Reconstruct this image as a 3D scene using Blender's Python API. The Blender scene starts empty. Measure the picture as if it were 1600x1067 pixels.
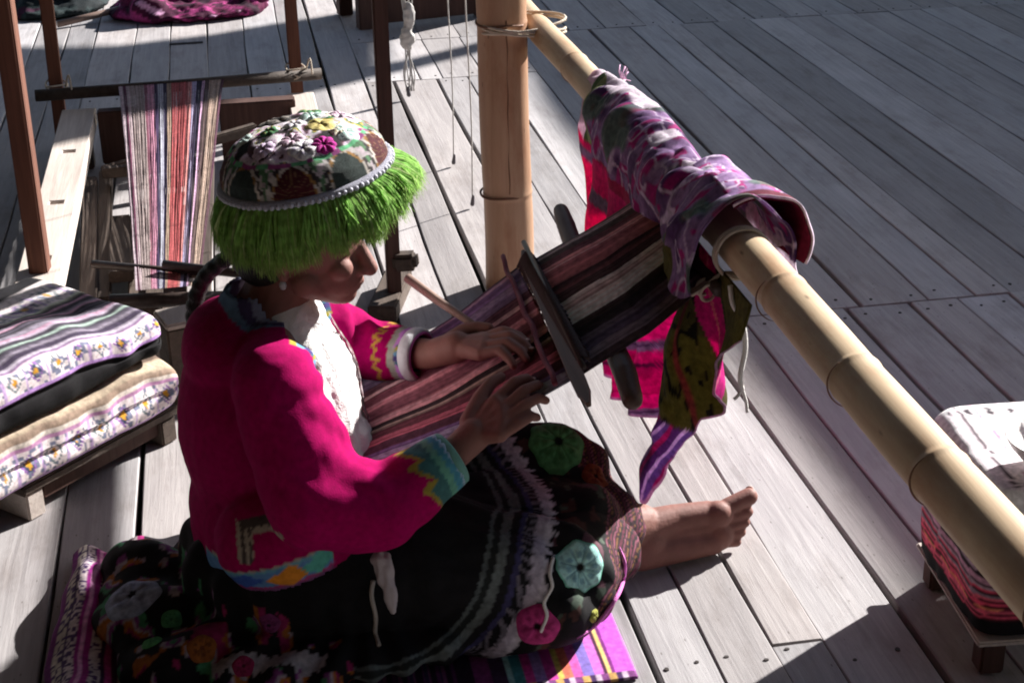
import bpy, bmesh, math, random
import numpy as np
from mathutils import Vector, Matrix, noise
from mathutils.bvhtree import BVHTree

random.seed(7); rng = np.random.default_rng(7)
R = math.radians
scene = bpy.context.scene
col = scene.collection

# ------------------------------------------------------------------ camera
CAM = np.array([0, 0, 1.55]); FPX = 2480.0
_p, _y, _r = R(24.3), R(9.9), R(-1.1)
_f = np.array([math.cos(_p)*math.sin(_y), math.cos(_p)*math.cos(_y), -math.sin(_p)])
_rt = np.array([math.cos(_y), -math.sin(_y), 0]); _up = np.cross(_rt, _f)
_rt, _up = math.cos(_r)*_rt + math.sin(_r)*_up, -math.sin(_r)*_rt + math.cos(_r)*_up
cam = bpy.data.cameras.new('camera'); cam_o = bpy.data.objects.new('camera', cam); col.objects.link(cam_o)
cam.sensor_width = 36; cam.lens = FPX/1600*36; cam.clip_start = .05; cam.clip_end = 500
M = Matrix.Identity(4)
for i in range(3):
    M[i][0], M[i][1], M[i][2], M[i][3] = _rt[i], _up[i], -_f[i], CAM[i]
cam_o.matrix_world = M
scene.camera = cam_o

# ------------------------------------------------------------------ sky, sun, exposure
AZ, EL = R(58), R(27)                      # azimuth from +Y towards +X
SUN = Vector((math.cos(EL)*math.sin(AZ), math.cos(EL)*math.cos(AZ), math.sin(EL)))
w = bpy.data.worlds.new('World'); scene.world = w; w.use_nodes = True
nt = w.node_tree
sky = nt.nodes.new('ShaderNodeTexSky'); sky.sky_type = 'NISHITA'; sky.sun_disc = False
sky.sun_elevation = EL; sky.sun_rotation = AZ
bg = nt.nodes['Background']; bg.inputs['Strength'].default_value = 0.05
nt.links.new(sky.outputs[0], bg.inputs[0])
sl = bpy.data.lights.new('sun', 'SUN'); sl.energy = 5.0; sl.angle = R(0.8); sl.color = (1, .965, .92)
so = bpy.data.objects.new('sun', sl); col.objects.link(so)
so.rotation_euler = SUN.to_track_quat('Z', 'Y').to_euler(); so.location = SUN*10
vs = scene.view_settings; vs.view_transform = 'Standard'; vs.look = 'None'; vs.gamma = 1; vs.exposure = 1.55
scene.cycles.filter_width = 2.0

# ------------------------------------------------------------------ helpers
def S(r, g, b):
    return tuple(((c/255)/12.92 if c/255 <= .04045 else ((c/255+.055)/1.055)**2.4) for c in (r, g, b))

def tag(o, label=None, cat=None, group=None, kind=None):
    for k, v in (('label', label), ('category', cat), ('group', group), ('kind', kind)):
        if v: o[k] = v
    return o

def empty(name, loc=(0, 0, 0)):
    o = bpy.data.objects.new(name, None); col.objects.link(o); o.location = loc; o.empty_display_size = .05
    return o

def link(name, me, mat, parent=None, smooth=True):
    o = bpy.data.objects.new(name, me); col.objects.link(o)
    if mat is not None:
        me.materials.clear(); me.materials.append(mat)
    if parent is not None:
        o.parent = parent
        o.matrix_parent_inverse = Matrix.Translation(-world_loc(parent))
    if smooth: me.polygons.foreach_set('use_smooth', [True]*len(me.polygons))
    return o

def world_loc(o):
    v = Vector(o.location)
    if o.parent is not None:
        v = v + world_loc(o.parent) + o.matrix_parent_inverse.translation
    return v

def pymesh(name, V, F):
    me = bpy.data.meshes.new(name); me.from_pydata([tuple(map(float, v)) for v in V], [], [tuple(map(int, f)) for f in F]); me.update()
    return me

def paint(me, colors):
    a = me.color_attributes.new('Col', 'FLOAT_COLOR', 'POINT')
    c = np.ones((len(me.vertices), 4), np.float32); c[:, :3] = colors
    a.data.foreach_set('color', c.ravel())

def cos_of(me):
    a = np.empty(len(me.vertices)*3, np.float32); me.vertices.foreach_get('co', a); return a.reshape(-1, 3).astype(float)

def nors_of(me):
    return np.array([v.normal[:] for v in me.vertices])

def set_cos(me, a):
    me.vertices.foreach_set('co', a.astype(np.float32).ravel()); me.update()

def bm_mesh(name, bm):
    bmesh.ops.recalc_face_normals(bm, faces=bm.faces)
    me = bpy.data.meshes.new(name); bm.to_mesh(me); bm.free(); me.update(); return me

def box_mesh(size, bevel=.003, seg=2):
    bm = bmesh.new(); bmesh.ops.create_cube(bm, size=1)
    for v in bm.verts: v.co = Vector((v.co[i]*size[i] for i in range(3)))
    if bevel: bmesh.ops.bevel(bm, geom=bm.edges[:], offset=bevel, segments=seg, affect='EDGES')
    return bm

def box(name, c, size, mat, parent=None, rz=0, ry=0, rx=0, bevel=.004):
    bm = box_mesh(size, bevel)
    m = Matrix.Translation(Vector(c)) @ Matrix.Rotation(rz, 4, 'Z') @ Matrix.Rotation(ry, 4, 'Y') @ Matrix.Rotation(rx, 4, 'X')
    bmesh.ops.transform(bm, matrix=m, verts=bm.verts)
    return link(name, bm_mesh(name, bm), mat, parent, smooth=False)

def bar_between(name, a, b, w, h, mat, parent=None, bevel=.004, jitter=0):
    a, b = Vector(a), Vector(b); d = b-a
    bm = box_mesh((w, h, d.length), bevel)
    if jitter:
        for v in bm.verts: v.co += Vector((random.uniform(-1, 1), random.uniform(-1, 1), 0))*jitter
    m = Matrix.Translation((a+b)/2) @ d.to_track_quat('Z', 'Y').to_matrix().to_4x4()
    bmesh.ops.transform(bm, matrix=m, verts=bm.verts)
    return link(name, bm_mesh(name, bm), mat, parent, smooth=False)

def tube_vf(pts, rad, n=10, off=0, cap=True):
    pts = [Vector(p) for p in pts]; V = []; F = []
    up = None
    for i, p in enumerate(pts):
        t = (pts[min(i+1, len(pts)-1)] - pts[max(i-1, 0)]).normalized()
        if up is None:
            up = t.orthogonal().normalized()
        else:
            up = (up - t*up.dot(t)).normalized()
        s = t.cross(up)
        r = rad[i] if hasattr(rad, '__len__') else rad
        for k in range(n):
            a = 2*math.pi*k/n
            V.append(p + (up*math.cos(a) + s*math.sin(a))*r)
    for i in range(len(pts)-1):
        for k in range(n):
            F.append((off+i*n+k, off+i*n+(k+1) % n, off+(i+1)*n+(k+1) % n, off+(i+1)*n+k))
    if cap:
        F.append(tuple(off+k for k in reversed(range(n)))); F.append(tuple(off+(len(pts)-1)*n+k for k in range(n)))
    return V, F

def tube(name, pts, rad, mat, parent=None, n=10, colors=None):
    V, F = tube_vf(pts, rad, n)
    me = pymesh(name, V, F)
    return link(name, me, mat, parent)

def smooth_path(pts, k=6):
    pts = [np.array(p, float) for p in pts]; out = []
    P = [2*pts[0]-pts[1]] + pts + [2*pts[-1]-pts[-2]]
    for i in range(1, len(P)-2):
        for t in np.linspace(0, 1, k, endpoint=False):
            a, b, c, d = P[i-1], P[i], P[i+1], P[i+2]
            out.append(.5*((2*b) + (-a+c)*t + (2*a-5*b+4*c-d)*t*t + (-a+3*b-3*c+d)*t**3))
    out.append(pts[-1]); return out

def surf(name, fn, nu, nv, mat, parent=None, colfn=None, thick=0.004):
    """cloth sheet: fn(u,v)->(N,3) on a grid, colfn(u,v)->(N,3)"""
    u, v = np.meshgrid(np.linspace(0, 1, nu), np.linspace(0, 1, nv), indexing='ij')
    u, v = u.ravel(), v.ravel()
    V = fn(u, v)
    F = [(i*nv+j, (i+1)*nv+j, (i+1)*nv+j+1, i*nv+j+1) for i in range(nu-1) for j in range(nv-1)]
    me = pymesh(name, V, F)
    if colfn is not None: paint(me, colfn(u, v))
    o = link(name, me, mat, parent)
    if thick:
        m = o.modifiers.new('thickness', 'SOLIDIFY'); m.thickness = thick; m.offset = 0
    return o

def add_sphere(bm, m, n):
    """uv sphere written straight into the bmesh"""
    k = n//2; rows = []
    for i in range(1, k):
        t = math.pi*i/k; rows.append([bm.verts.new(m @ Vector((math.sin(t)*math.cos(2*math.pi*j/n), math.sin(t)*math.sin(2*math.pi*j/n), math.cos(t)))) for j in range(n)])
    a, b = bm.verts.new(m @ Vector((0, 0, 1))), bm.verts.new(m @ Vector((0, 0, -1)))
    for j in range(n):
        bm.faces.new((a, rows[0][j], rows[0][(j+1) % n])); bm.faces.new((b, rows[-1][(j+1) % n], rows[-1][j]))
        for i in range(len(rows)-1): bm.faces.new((rows[i][j], rows[i+1][j], rows[i+1][(j+1) % n], rows[i][(j+1) % n]))

def capsule(bm, a, b, ra, rb, n=18):
    a, b = Vector(a), Vector(b)
    for p, r in ((a, ra), (b, rb)): add_sphere(bm, Matrix.Translation(p) @ Matrix.Diagonal((r, r, r, 1)), n)
    d = b-a
    if d.length > 1e-5:
        q = d.to_track_quat('Z', 'Y')
        lo = [bm.verts.new(a+q @ Vector((ra*math.cos(2*math.pi*k/n), ra*math.sin(2*math.pi*k/n), 0))) for k in range(n)]
        hi = [bm.verts.new(b+q @ Vector((rb*math.cos(2*math.pi*k/n), rb*math.sin(2*math.pi*k/n), 0))) for k in range(n)]
        for k in range(n): bm.faces.new((lo[k], lo[(k+1) % n], hi[(k+1) % n], hi[k]))
        bm.faces.new(lo[::-1]); bm.faces.new(hi)

def chain(bm, pts, rad):
    for i in range(len(pts)-1): capsule(bm, pts[i], pts[i+1], rad[i], rad[i+1])

def ell(bm, c, r, rot=(0, 0, 0), n=28):
    m = Matrix.Translation(Vector(c)) @ Matrix.Rotation(rot[2], 4, 'Z') @ Matrix.Rotation(rot[1], 4, 'Y') @ Matrix.Rotation(rot[0], 4, 'X') @ Matrix.Diagonal((*r, 1))
    add_sphere(bm, m, n)

def remesh(bm, voxel, smooth_it=6):
    me = bpy.data.meshes.new('tmp'); bm.to_mesh(me); bm.free()
    o = bpy.data.objects.new('tmp', me); col.objects.link(o)
    m = o.modifiers.new('r', 'REMESH'); m.mode = 'VOXEL'; m.voxel_size = voxel
    if smooth_it:
        s = o.modifiers.new('s', 'SMOOTH'); s.iterations = smooth_it; s.factor = .5
    dg = bpy.context.evaluated_depsgraph_get()
    res = bpy.data.meshes.new_from_object(o.evaluated_get(dg))
    bpy.data.objects.remove(o); bpy.data.meshes.remove(me)
    return res

def vn(p, scale, seed=0.0):
    """perlin noise for an (N,3) array"""
    q = p*scale + seed
    return np.array([noise.noise(Vector(a)) for a in q])

def vnoise2(u, v, seed=0):
    """cheap vectorised value noise"""
    def h(i, j): 
        s = np.sin(i*127.1 + j*311.7 + seed*74.7)*43758.5453
        return s - np.floor(s)
    iu, iv = np.floor(u), np.floor(v); fu, fv = u-iu, v-iv
    fu = fu*fu*(3-2*fu); fv = fv*fv*(3-2*fv)
    return (h(iu, iv)*(1-fu)*(1-fv) + h(iu+1, iv)*fu*(1-fv) + h(iu, iv+1)*(1-fu)*fv + h(iu+1, iv+1)*fu*fv)

def hash2(i, j, seed=0):
    s = np.sin(i*127.1 + j*311.7 + seed*74.7)*43758.5453
    return s - np.floor(s)

def bands(t, stops):
    """constant stripes; stops = [(start, rgb)...] sorted"""
    pos = np.array([s[0] for s in stops]); cs = np.array([s[1] for s in stops])
    return cs[np.clip(np.searchsorted(pos, t, side='right')-1, 0, len(stops)-1)]

def bvh_of(me):
    return BVHTree.FromPolygons([v.co.copy() for v in me.vertices], [tuple(p.vertices) for p in me.polygons])

# ------------------------------------------------------------------ materials
def nmat(name):
    m = bpy.data.materials.new(name); m.use_nodes = True
    return m, m.node_tree.nodes, m.node_tree.links, m.node_tree.nodes['Principled BSDF']

def mix_rgb(N, L, a, b, fac, mode='MIX'):
    x = N.new('ShaderNodeMix'); x.data_type = 'RGBA'; x.blend_type = mode
    for s, v in ((0, fac), (6, a), (7, b)):
        if hasattr(v, 'links'): L.new(v, x.inputs[s])
        else: x.inputs[s].default_value = v if s == 0 else (*v, 1)
    return x.outputs[2]

def plain(name, c, rough=.7, var=.25, scale=25, bump=.15, bscale=120, stretch=(1, 1, 1), sheen=0, spec=.3):
    m, N, L, B = nmat(name)
    tc = N.new('ShaderNodeTexCoord'); mp = N.new('ShaderNodeMapping'); mp.inputs['Scale'].default_value = stretch
    L.new(tc.outputs['Object'], mp.inputs[0])
    n = N.new('ShaderNodeTexNoise'); n.inputs['Scale'].default_value = scale; n.inputs['Detail'].default_value = 6
    L.new(mp.outputs[0], n.inputs[0])
    L.new(mix_rgb(N, L, tuple(x*(1-var) for x in c), tuple(min(1, x*(1+var)) for x in c), n.outputs[0]), B.inputs['Base Color'])
    B.inputs['Roughness'].default_value = rough; B.inputs['Specular IOR Level'].default_value = spec
    if sheen: B.inputs['Sheen Weight'].default_value = sheen; B.inputs['Sheen Roughness'].default_value = .4
    if bump:
        n2 = N.new('ShaderNodeTexNoise'); n2.inputs['Scale'].default_value = bscale; n2.inputs['Detail'].default_value = 4
        L.new(mp.outputs[0], n2.inputs[0])
        b = N.new('ShaderNodeBump'); b.inputs['Strength'].default_value = bump; b.inputs['Distance'].default_value = .01
        L.new(n2.outputs[0], b.inputs['Height']); L.new(b.outputs[0], B.inputs['Normal'])
    return m

def cloth(name, rough=.85, var=.22, weave=600, sheen=.0, bump=.25, spec=.2, translucent=0):
    """colour from the painted pattern, with wool mottling and a thread relief"""
    m, N, L, B = nmat(name)
    at = N.new('ShaderNodeAttribute'); at.attribute_name = 'Col'
    tc = N.new('ShaderNodeTexCoord')
    n = N.new('ShaderNodeTexNoise'); n.inputs['Scale'].default_value = 90; n.inputs['Detail'].default_value = 8
    L.new(tc.outputs['Object'], n.inputs[0])
    r = N.new('ShaderNodeMapRange'); r.inputs[1].default_value = .3; r.inputs[2].default_value = .7
    r.inputs[3].default_value = 1-var*1.6; r.inputs[4].default_value = 1+var
    L.new(n.outputs[0], r.inputs[0])
    mu = N.new('ShaderNodeVectorMath'); mu.operation = 'SCALE'
    L.new(at.outputs['Color'], mu.inputs[0]); L.new(r.outputs[0], mu.inputs['Scale'])
    L.new(mu.outputs[0], B.inputs['Base Color'])
    B.inputs['Roughness'].default_value = rough; B.inputs['Specular IOR Level'].default_value = spec
    if sheen: B.inputs['Sheen Weight'].default_value = sheen
    n2 = N.new('ShaderNodeTexNoise'); n2.inputs['Scale'].default_value = weave; n2.inputs['Detail'].default_value = 3
    L.new(tc.outputs['Object'], n2.inputs[0])
    b = N.new('ShaderNodeBump'); b.inputs['Strength'].default_value = bump; b.inputs['Distance'].default_value = .004
    L.new(n2.outputs[0], b.inputs['Height']); L.new(b.outputs[0], B.inputs['Normal'])
    if translucent:                                   # thin cloth lets the sun glow through
        t = N.new('ShaderNodeBsdfTranslucent'); L.new(mu.outputs[0], t.inputs['Color'])
        mx = N.new('ShaderNodeMixShader'); mx.inputs[0].default_value = translucent
        L.new(B.outputs[0], mx.inputs[1]); L.new(t.outputs[0], mx.inputs[2]); L.new(mx.outputs[0], N['Material Output'].inputs['Surface'])
    return m

def wood(name, c1, c2, axis=1, rough=.75, scale=1.0, bump=.35, rand=.25, stain=0, stain_col=(.55, .50, .47), stain_scale=7):
    """grain runs along the given object axis"""
    m, N, L, B = nmat(name)
    tc = N.new('ShaderNodeTexCoord'); oi = N.new('ShaderNodeObjectInfo')
    mp = N.new('ShaderNodeMapping'); sc = [70*scale]*3; sc[axis] = 3.2*scale; mp.inputs['Scale'].default_value = sc
    cx = N.new('ShaderNodeCombineXYZ')
    mm = N.new('ShaderNodeMath'); mm.operation = 'MULTIPLY'; mm.inputs[1].default_value = 37
    L.new(oi.outputs['Random'], mm.inputs[0])
    for i in range(3): L.new(mm.outputs[0], cx.inputs[i])
    L.new(cx.outputs[0], mp.inputs['Location']); L.new(tc.outputs['Object'], mp.inputs[0])
    g = N.new('ShaderNodeTexNoise'); g.inputs['Scale'].default_value = 1; g.inputs['Detail'].default_value = 9; g.inputs['Roughness'].default_value = .65; g.inputs['Distortion'].default_value = .5
    L.new(mp.outputs[0], g.inputs[0])
    mp2 = N.new('ShaderNodeMapping'); sc = [9*scale]*3; sc[axis] = 2.0*scale; mp2.inputs['Scale'].default_value = sc
    L.new(cx.outputs[0], mp2.inputs['Location']); L.new(tc.outputs['Object'], mp2.inputs[0])
    g2 = N.new('ShaderNodeTexNoise'); g2.inputs['Scale'].default_value = 1; g2.inputs['Detail'].default_value = 5
    L.new(mp2.outputs[0], g2.inputs[0])
    ad = N.new('ShaderNodeMath'); ad.operation = 'MULTIPLY_ADD'; ad.inputs[1].default_value = .55
    L.new(g.outputs[0], ad.inputs[0])
    sc2 = N.new('ShaderNodeMath'); sc2.operation = 'MULTIPLY'; sc2.inputs[1].default_value = .45
    L.new(g2.outputs[0], sc2.inputs[0]); L.new(sc2.outputs[0], ad.inputs[2])
    r = N.new('ShaderNodeMapRange'); r.inputs[1].default_value = .32; r.inputs[2].default_value = .66
    L.new(ad.outputs[0], r.inputs[0])
    base = mix_rgb(N, L, c1, c2, r.outputs[0])
    if stain:                                         # blotches, knots and scuffs, a little different on every piece
        mp3 = N.new('ShaderNodeMapping'); s3 = [stain_scale*1.6]*3; s3[axis] = stain_scale*.55; mp3.inputs['Scale'].default_value = s3
        L.new(cx.outputs[0], mp3.inputs['Location']); L.new(tc.outputs['Object'], mp3.inputs[0])
        sn = N.new('ShaderNodeTexNoise'); sn.inputs['Scale'].default_value = 1; sn.inputs['Detail'].default_value = 7; sn.inputs['Roughness'].default_value = .7; L.new(mp3.outputs[0], sn.inputs[0])
        sr = N.new('ShaderNodeMapRange'); sr.inputs[1].default_value = .50; sr.inputs[2].default_value = .70; sr.inputs[4].default_value = stain; L.new(sn.outputs[0], sr.inputs[0])
        base = mix_rgb(N, L, base, stain_col, sr.outputs[0], 'MULTIPLY')
        vo = N.new('ShaderNodeTexVoronoi'); vo.inputs['Scale'].default_value = stain_scale*.7; L.new(mp3.outputs[0], vo.inputs[0])
        vr = N.new('ShaderNodeMapRange'); vr.inputs[1].default_value = .03; vr.inputs[2].default_value = .10; vr.inputs[3].default_value = .75; vr.inputs[4].default_value = 0; L.new(vo.outputs['Distance'], vr.inputs[0])
        base = mix_rgb(N, L, base, (.25, .21, .19), vr.outputs[0], 'MULTIPLY')
    if stain:                                         # every piece ages to its own tone
        f1 = N.new('ShaderNodeMath'); f1.operation = 'MULTIPLY'; f1.inputs[1].default_value = 7.31; L.new(oi.outputs['Random'], f1.inputs[0])
        f2 = N.new('ShaderNodeMath'); f2.operation = 'FRACT'; L.new(f1.outputs[0], f2.inputs[0])
        f3 = N.new('ShaderNodeMath'); f3.operation = 'MULTIPLY'; f3.inputs[1].default_value = .55; L.new(f2.outputs[0], f3.inputs[0])
        base = mix_rgb(N, L, base, (.92, .83, .76), f3.outputs[0], 'MULTIPLY')
    rr = N.new('ShaderNodeMapRange'); rr.inputs[3].default_value = 1-rand; rr.inputs[4].default_value = 1+rand*.6
    L.new(oi.outputs['Random'], rr.inputs[0])
    mu = N.new('ShaderNodeVectorMath'); mu.operation = 'SCALE'; L.new(base, mu.inputs[0]); L.new(rr.outputs[0], mu.inputs['Scale'])
    L.new(mu.outputs[0], B.inputs['Base Color'])
    B.inputs['Roughness'].default_value = rough; B.inputs['Specular IOR Level'].default_value = .25
    b = N.new('ShaderNodeBump'); b.inputs['Strength'].default_value = bump; b.inputs['Distance'].default_value = .006
    L.new(g.outputs[0], b.inputs['Height']); L.new(b.outputs[0], B.inputs['Normal'])
    return m

MAT = {}
MAT['deck'] = wood('weathered_grey_board', (.285, .272, .284), (.45, .435, .446), axis=1, rand=.30, bump=.3, stain=.55)
MAT['under'] = plain('dark_void_earth', (.02, .018, .016), var=.4)
MAT['nail'] = plain('rusty_nail_hole', (.03, .022, .02), var=.3)
MAT['bamboo'] = wood('dry_bamboo', (.34, .235, .145), (.54, .43, .29), axis=1, scale=.6, rough=.55, bump=.12, rand=.05, stain=.75, stain_col=(.72, .46, .34), stain_scale=5)
MAT['bamboo_post'] = wood('dry_bamboo_upright', (.31, .185, .12), (.45, .29, .19), axis=2, scale=.6, rough=.55, bump=.12, rand=.05, stain=.7, stain_col=(.66, .45, .36), stain_scale=5)
MAT['bamboo_node'] = plain('bamboo_node_ridge', (.17, .085, .05), var=.3)
MAT['twine'] = plain('pale_twine', (.55, .47, .38), bscale=500, bump=.5)
MAT['string'] = plain('grey_string', (.5, .48, .46), bscale=500, bump=.4)
MAT['knot'] = plain('dark_string_knot', (.10, .09, .10))
MAT['darkwood'] = wood('dark_brown_timber', (.045, .022, .018), (.10, .052, .042), axis=2, bump=.25)
MAT['redwood'] = wood('red_brown_timber', (.09, .035, .024), (.20, .085, .055), axis=2, bump=.25)
MAT['palewood'] = wood('pale_sawn_timber', (.36, .30, .27), (.62, .55, .50), axis=1, bump=.25)
MAT['oldwood'] = wood('old_brown_board', (.045, .033, .028), (.14, .105, .085), axis=1, bump=.3, rand=.4)
MAT['tool'] = wood('worn_loom_wood', (.028, .02, .018), (.075, .052, .044), axis=1, bump=.2, rough=.45)
MAT['stick'] = wood('polished_stick', (.20, .13, .11), (.33, .23, .19), axis=0, bump=.1, rough=.45)
MAT['skin'] = plain('brown_skin', (.215, .098, .08), rough=.62, var=.28, scale=38, bump=.09, bscale=200, spec=.26)
MAT['nail_plate'] = plain('finger_nail', (.5, .33, .28), rough=.3, var=.05, bump=0)
MAT['hair'] = plain('black_hair', (.008, .006, .006), rough=.45, stretch=(1, 1, .2), bscale=400, bump=.6)
MAT['wool'] = cloth('woven_wool')
MAT['thinwool'] = cloth('thin_translucent_wool', translucent=.45)
MAT['felt'] = cloth('felted_wool_jacket', var=.12, weave=420, bump=.15, spec=.08, rough=.95)
MAT['linen'] = plain('white_cotton', (.78, .76, .75), var=.08, bscale=300, bump=.3)
MAT['embroidery'] = cloth('embroidered_yarn', var=.25, weave=800, bump=.6)
MAT['fringe'] = cloth('wool_fringe', var=.25, weave=300, bump=.2, translucent=.5)
MAT['metal'] = plain('dull_tin', (.35, .35, .36), rough=.4, var=.1)
MAT['thatch'] = plain('dry_thatch', (.25, .19, .11), var=.4, stretch=(1, 1, 1), bump=.6)


# ================================================================== DECK
deck = tag(link('deck', bm_mesh('deck', box_mesh((9, 14, .2), 0)), MAT['under'], smooth=False), kind='structure')
deck.location = (1.5, 5, -.30)

nail_bm = bmesh.new(); bmesh.ops.create_cone(nail_bm, cap_ends=True, segments=8, radius1=.0042, radius2=.0036, depth=.003)
NAIL = bm_mesh('nail', nail_bm); NAIL.materials.append(MAT['nail'])

def plank(x0, x1, y0, y1, gap=.007, gap_r=None):
    xl, xr = x0+gap/2, x1-(gap_r or gap)/2
    ya, yb = y0+.003, y1-.003
    dz = random.uniform(-.002, .002); th = .03
    n = max(3, int((yb-ya)/.22))
    V = []; F = []
    ph, ph2 = random.uniform(0, 9), random.uniform(0, 9)
    for i in range(n+1):
        y = ya+(yb-ya)*i/n
        jl = .0022*math.sin(y*5.3+ph)+random.uniform(-.0009, .0009); jr = .0022*math.sin(y*4.1+ph2)+random.uniform(-.0009, .0009)
        cup = random.uniform(-.0005, .0005)
        b = .0022
        V += [(xl+jl, y, -th), (xl+jl, y, dz-b), (xl+jl+b, y, dz+cup), (xr+jr-b, y, dz-cup), (xr+jr, y, dz-b), (xr+jr, y, -th)]
    for i in range(n):
        for k in range(5):
            a = i*6+k; F.append((a, a+1, a+7, a+6))
    F.append((0, 5, 4, 3, 2, 1)); e = n*6; F.append((e, e+1, e+2, e+3, e+4, e+5))
    me = pymesh('plank', V, F)
    bm = bmesh.new(); bm.from_mesh(me); bmesh.ops.recalc_face_normals(bm, faces=bm.faces); bm.to_mesh(me); bm.free()
    o = link('plank', me, MAT['deck'], deck, smooth=False)
    return o, dz

SEC_A = [-1.25, -1.1, -.96, -.82, -.68, -.54, -.40, -.257, -.12, .02, .16, .30, .445, .585, .686, .79, .879, 1.036, 1.163, 1.30, 1.43, 1.595, 1.725, 1.86, 2.01, 2.16, 2.31]
SEC_B = [-1.25, -1.1, -.96, -.81, -.68, -.56, -.395, -.25, -.10, .052, .20, .335, .475, .583, .745, .862, .975, 1.13, 1.305, 1.475, 1.65, 1.772, 1.865, 2.01, 2.172, 2.33, 2.49, 2.64, 2.80, 2.945, 3.12, 3.28, 3.43, 3.58, 3.74]
SEC_C = [.475, .57, .685, .768, .925, 1.03, 1.13]
SEC_D = [.475, .62, .77, .93, 1.08, 1.24, 1.39, 1.55, 1.725, 1.89, 2.04, 2.20, 2.36, 2.50, 2.66, 2.80, 2.97, 3.12, 3.28, 3.44, 3.6, 3.76, 3.92, 4.1, 4.25]
GAPW = {.583: .017, 1.036: .012, .585: .010, .745: .011, 1.475: .011, -.257: .010, .335: .012, 1.43: .011, 1.595: .010}
J1, J2, J3 = 3.402, 5.805, 6.43
nails = []
def lay(seams, y0, y1, nail_rows=()):
    for a, b in zip(seams, seams[1:]):
        g0, g1 = GAPW.get(a, .004), GAPW.get(b, .004)
        o, dz = plank(a, b, y0, y1, g0, g1)
        for yr in nail_rows:
            for q in (.24, .76):
                if random.random() < .8:
                    no = bpy.data.objects.new('nail', NAIL); col.objects.link(no); no.parent = o
                    no.location = (a+(b-a)*(q+random.uniform(-.07, .07)), yr+random.uniform(-.015, .015), dz+.0002)
                    no.scale = (random.uniform(.8, 1.3), random.uniform(.8, 1.5), 1)
for a, b in zip(SEC_A, SEC_A[1:]):
    # the board beside the rail is pieced together at its near end
    pass
near_a = [s for s in SEC_A if s <= .79]; near_b = [s for s in SEC_A if s >= .879]
lay(near_a, .2, J1, (2.06, J1-.05)); lay(near_b, .2, J1, (2.02, J1-.05))
lay([.79, .879], .2, 2.083, (2.06,)); lay([.79, .879], 2.083, J1, (J1-.05,))
bl = [s for s in SEC_B if s <= .475]; bm_ = [s for s in SEC_B if .475 <= s <= 1.13]; br = [s for s in SEC_B if s >= 1.13]
lay(bl, J1, 9.5, (J1+.05, J2)); lay(bm_, J1, J2, (J1+.05, J2-.05)); lay(br, J1, J3, (J1+.05,))
lay(SEC_C, J2, J3, (J2+.05,))
lay([s for s in SEC_D], J3, 9.5, (J3+.05,))

# ================================================================== ROOF (out of the picture, it throws the shade over the right of the deck)
roof = empty('roof', (4.5, 5, 0)); tag(roof, 'dry thatched shelter roof over the shaded side of the deck', 'roof')
RH = 2.35
ox, oy = RH/math.tan(EL)*math.sin(AZ), RH/math.tan(EL)*math.cos(AZ)
def roof_slab(name, poly, h, mat, parent, th=.08):
    """slab at height h whose sun shadow falls on the given ground outline"""
    dx, dy = h/math.tan(EL)*math.sin(AZ), h/math.tan(EL)*math.cos(AZ)
    n = len(poly); V = [(x+dx, y+dy, h) for x, y in poly]+[(x+dx, y+dy, h+th) for x, y in poly]
    F = [tuple(range(n)), tuple(range(2*n-1, n-1, -1))]+[(i, (i+1) % n, n+(i+1) % n, n+i) for i in range(n)]
    bm = bmesh.new(); me = pymesh(name, V, F); bm.from_mesh(me); bmesh.ops.recalc_face_normals(bm, faces=bm.faces); bm.to_mesh(me); bm.free()
    return link(name, me, mat, parent, smooth=False)
edge = []
for i in range(46):                                           # uneven thatch edge
    y = -3.5+i*.3
    edge.append((1.195+random.uniform(-.02, .02), y))
roof_slab('thatch', edge+[(6.5, 10.0), (6.5, -3.5)], RH, MAT['thatch'], roof)
for yy in (-1.5, 5, 10.5):
    bar_between('roof_post', (1.3+ox+.4, yy+oy*.5, -.1), (1.3+ox+.4, yy+oy*.5, RH), .12, .12, MAT['darkwood'], roof)
# unseen walls and roofs, added behind and overhead to cut the sky fill
sky_blocker = empty('sky_blocker', (-.5, -2.2, 0)); tag(sky_blocker, 'unseen walls and roofs added to block sky fill', 'sky_blocker')
MAT['adobe'] = plain('brown_adobe', (.16, .105, .08), var=.3, scale=6, bump=.5, bscale=30)
box('back_blocker', (-.5, -2.6, 1.4), (9, .3, 3.0), MAT['adobe'], sky_blocker)
box('blocker_panel', (.9, -2.43, .95), (.9, .05, 1.9), MAT['darkwood'], sky_blocker)
box('roof', (-.5, -.75, 2.95), (9, 3.9, .10), MAT['thatch'], sky_blocker)  # added slab above the camera, blocks sky fill
box('overhead_blocker', (-1.7, 4.6, 2.93), (5.8, 6.79, .10), MAT['thatch'], sky_blocker)  # added over the left of the deck to lower the fill
for x in (-3.8, 3.0): box('roof_post', (x, 1.0, 1.4), (.12, .12, 2.99), MAT['darkwood'], sky_blocker)  # posts under the added slabs
box('side_blocker', (-4.2, 1.2, 1.4), (.25, 7.3, 3.0), MAT['adobe'], sky_blocker)
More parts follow.
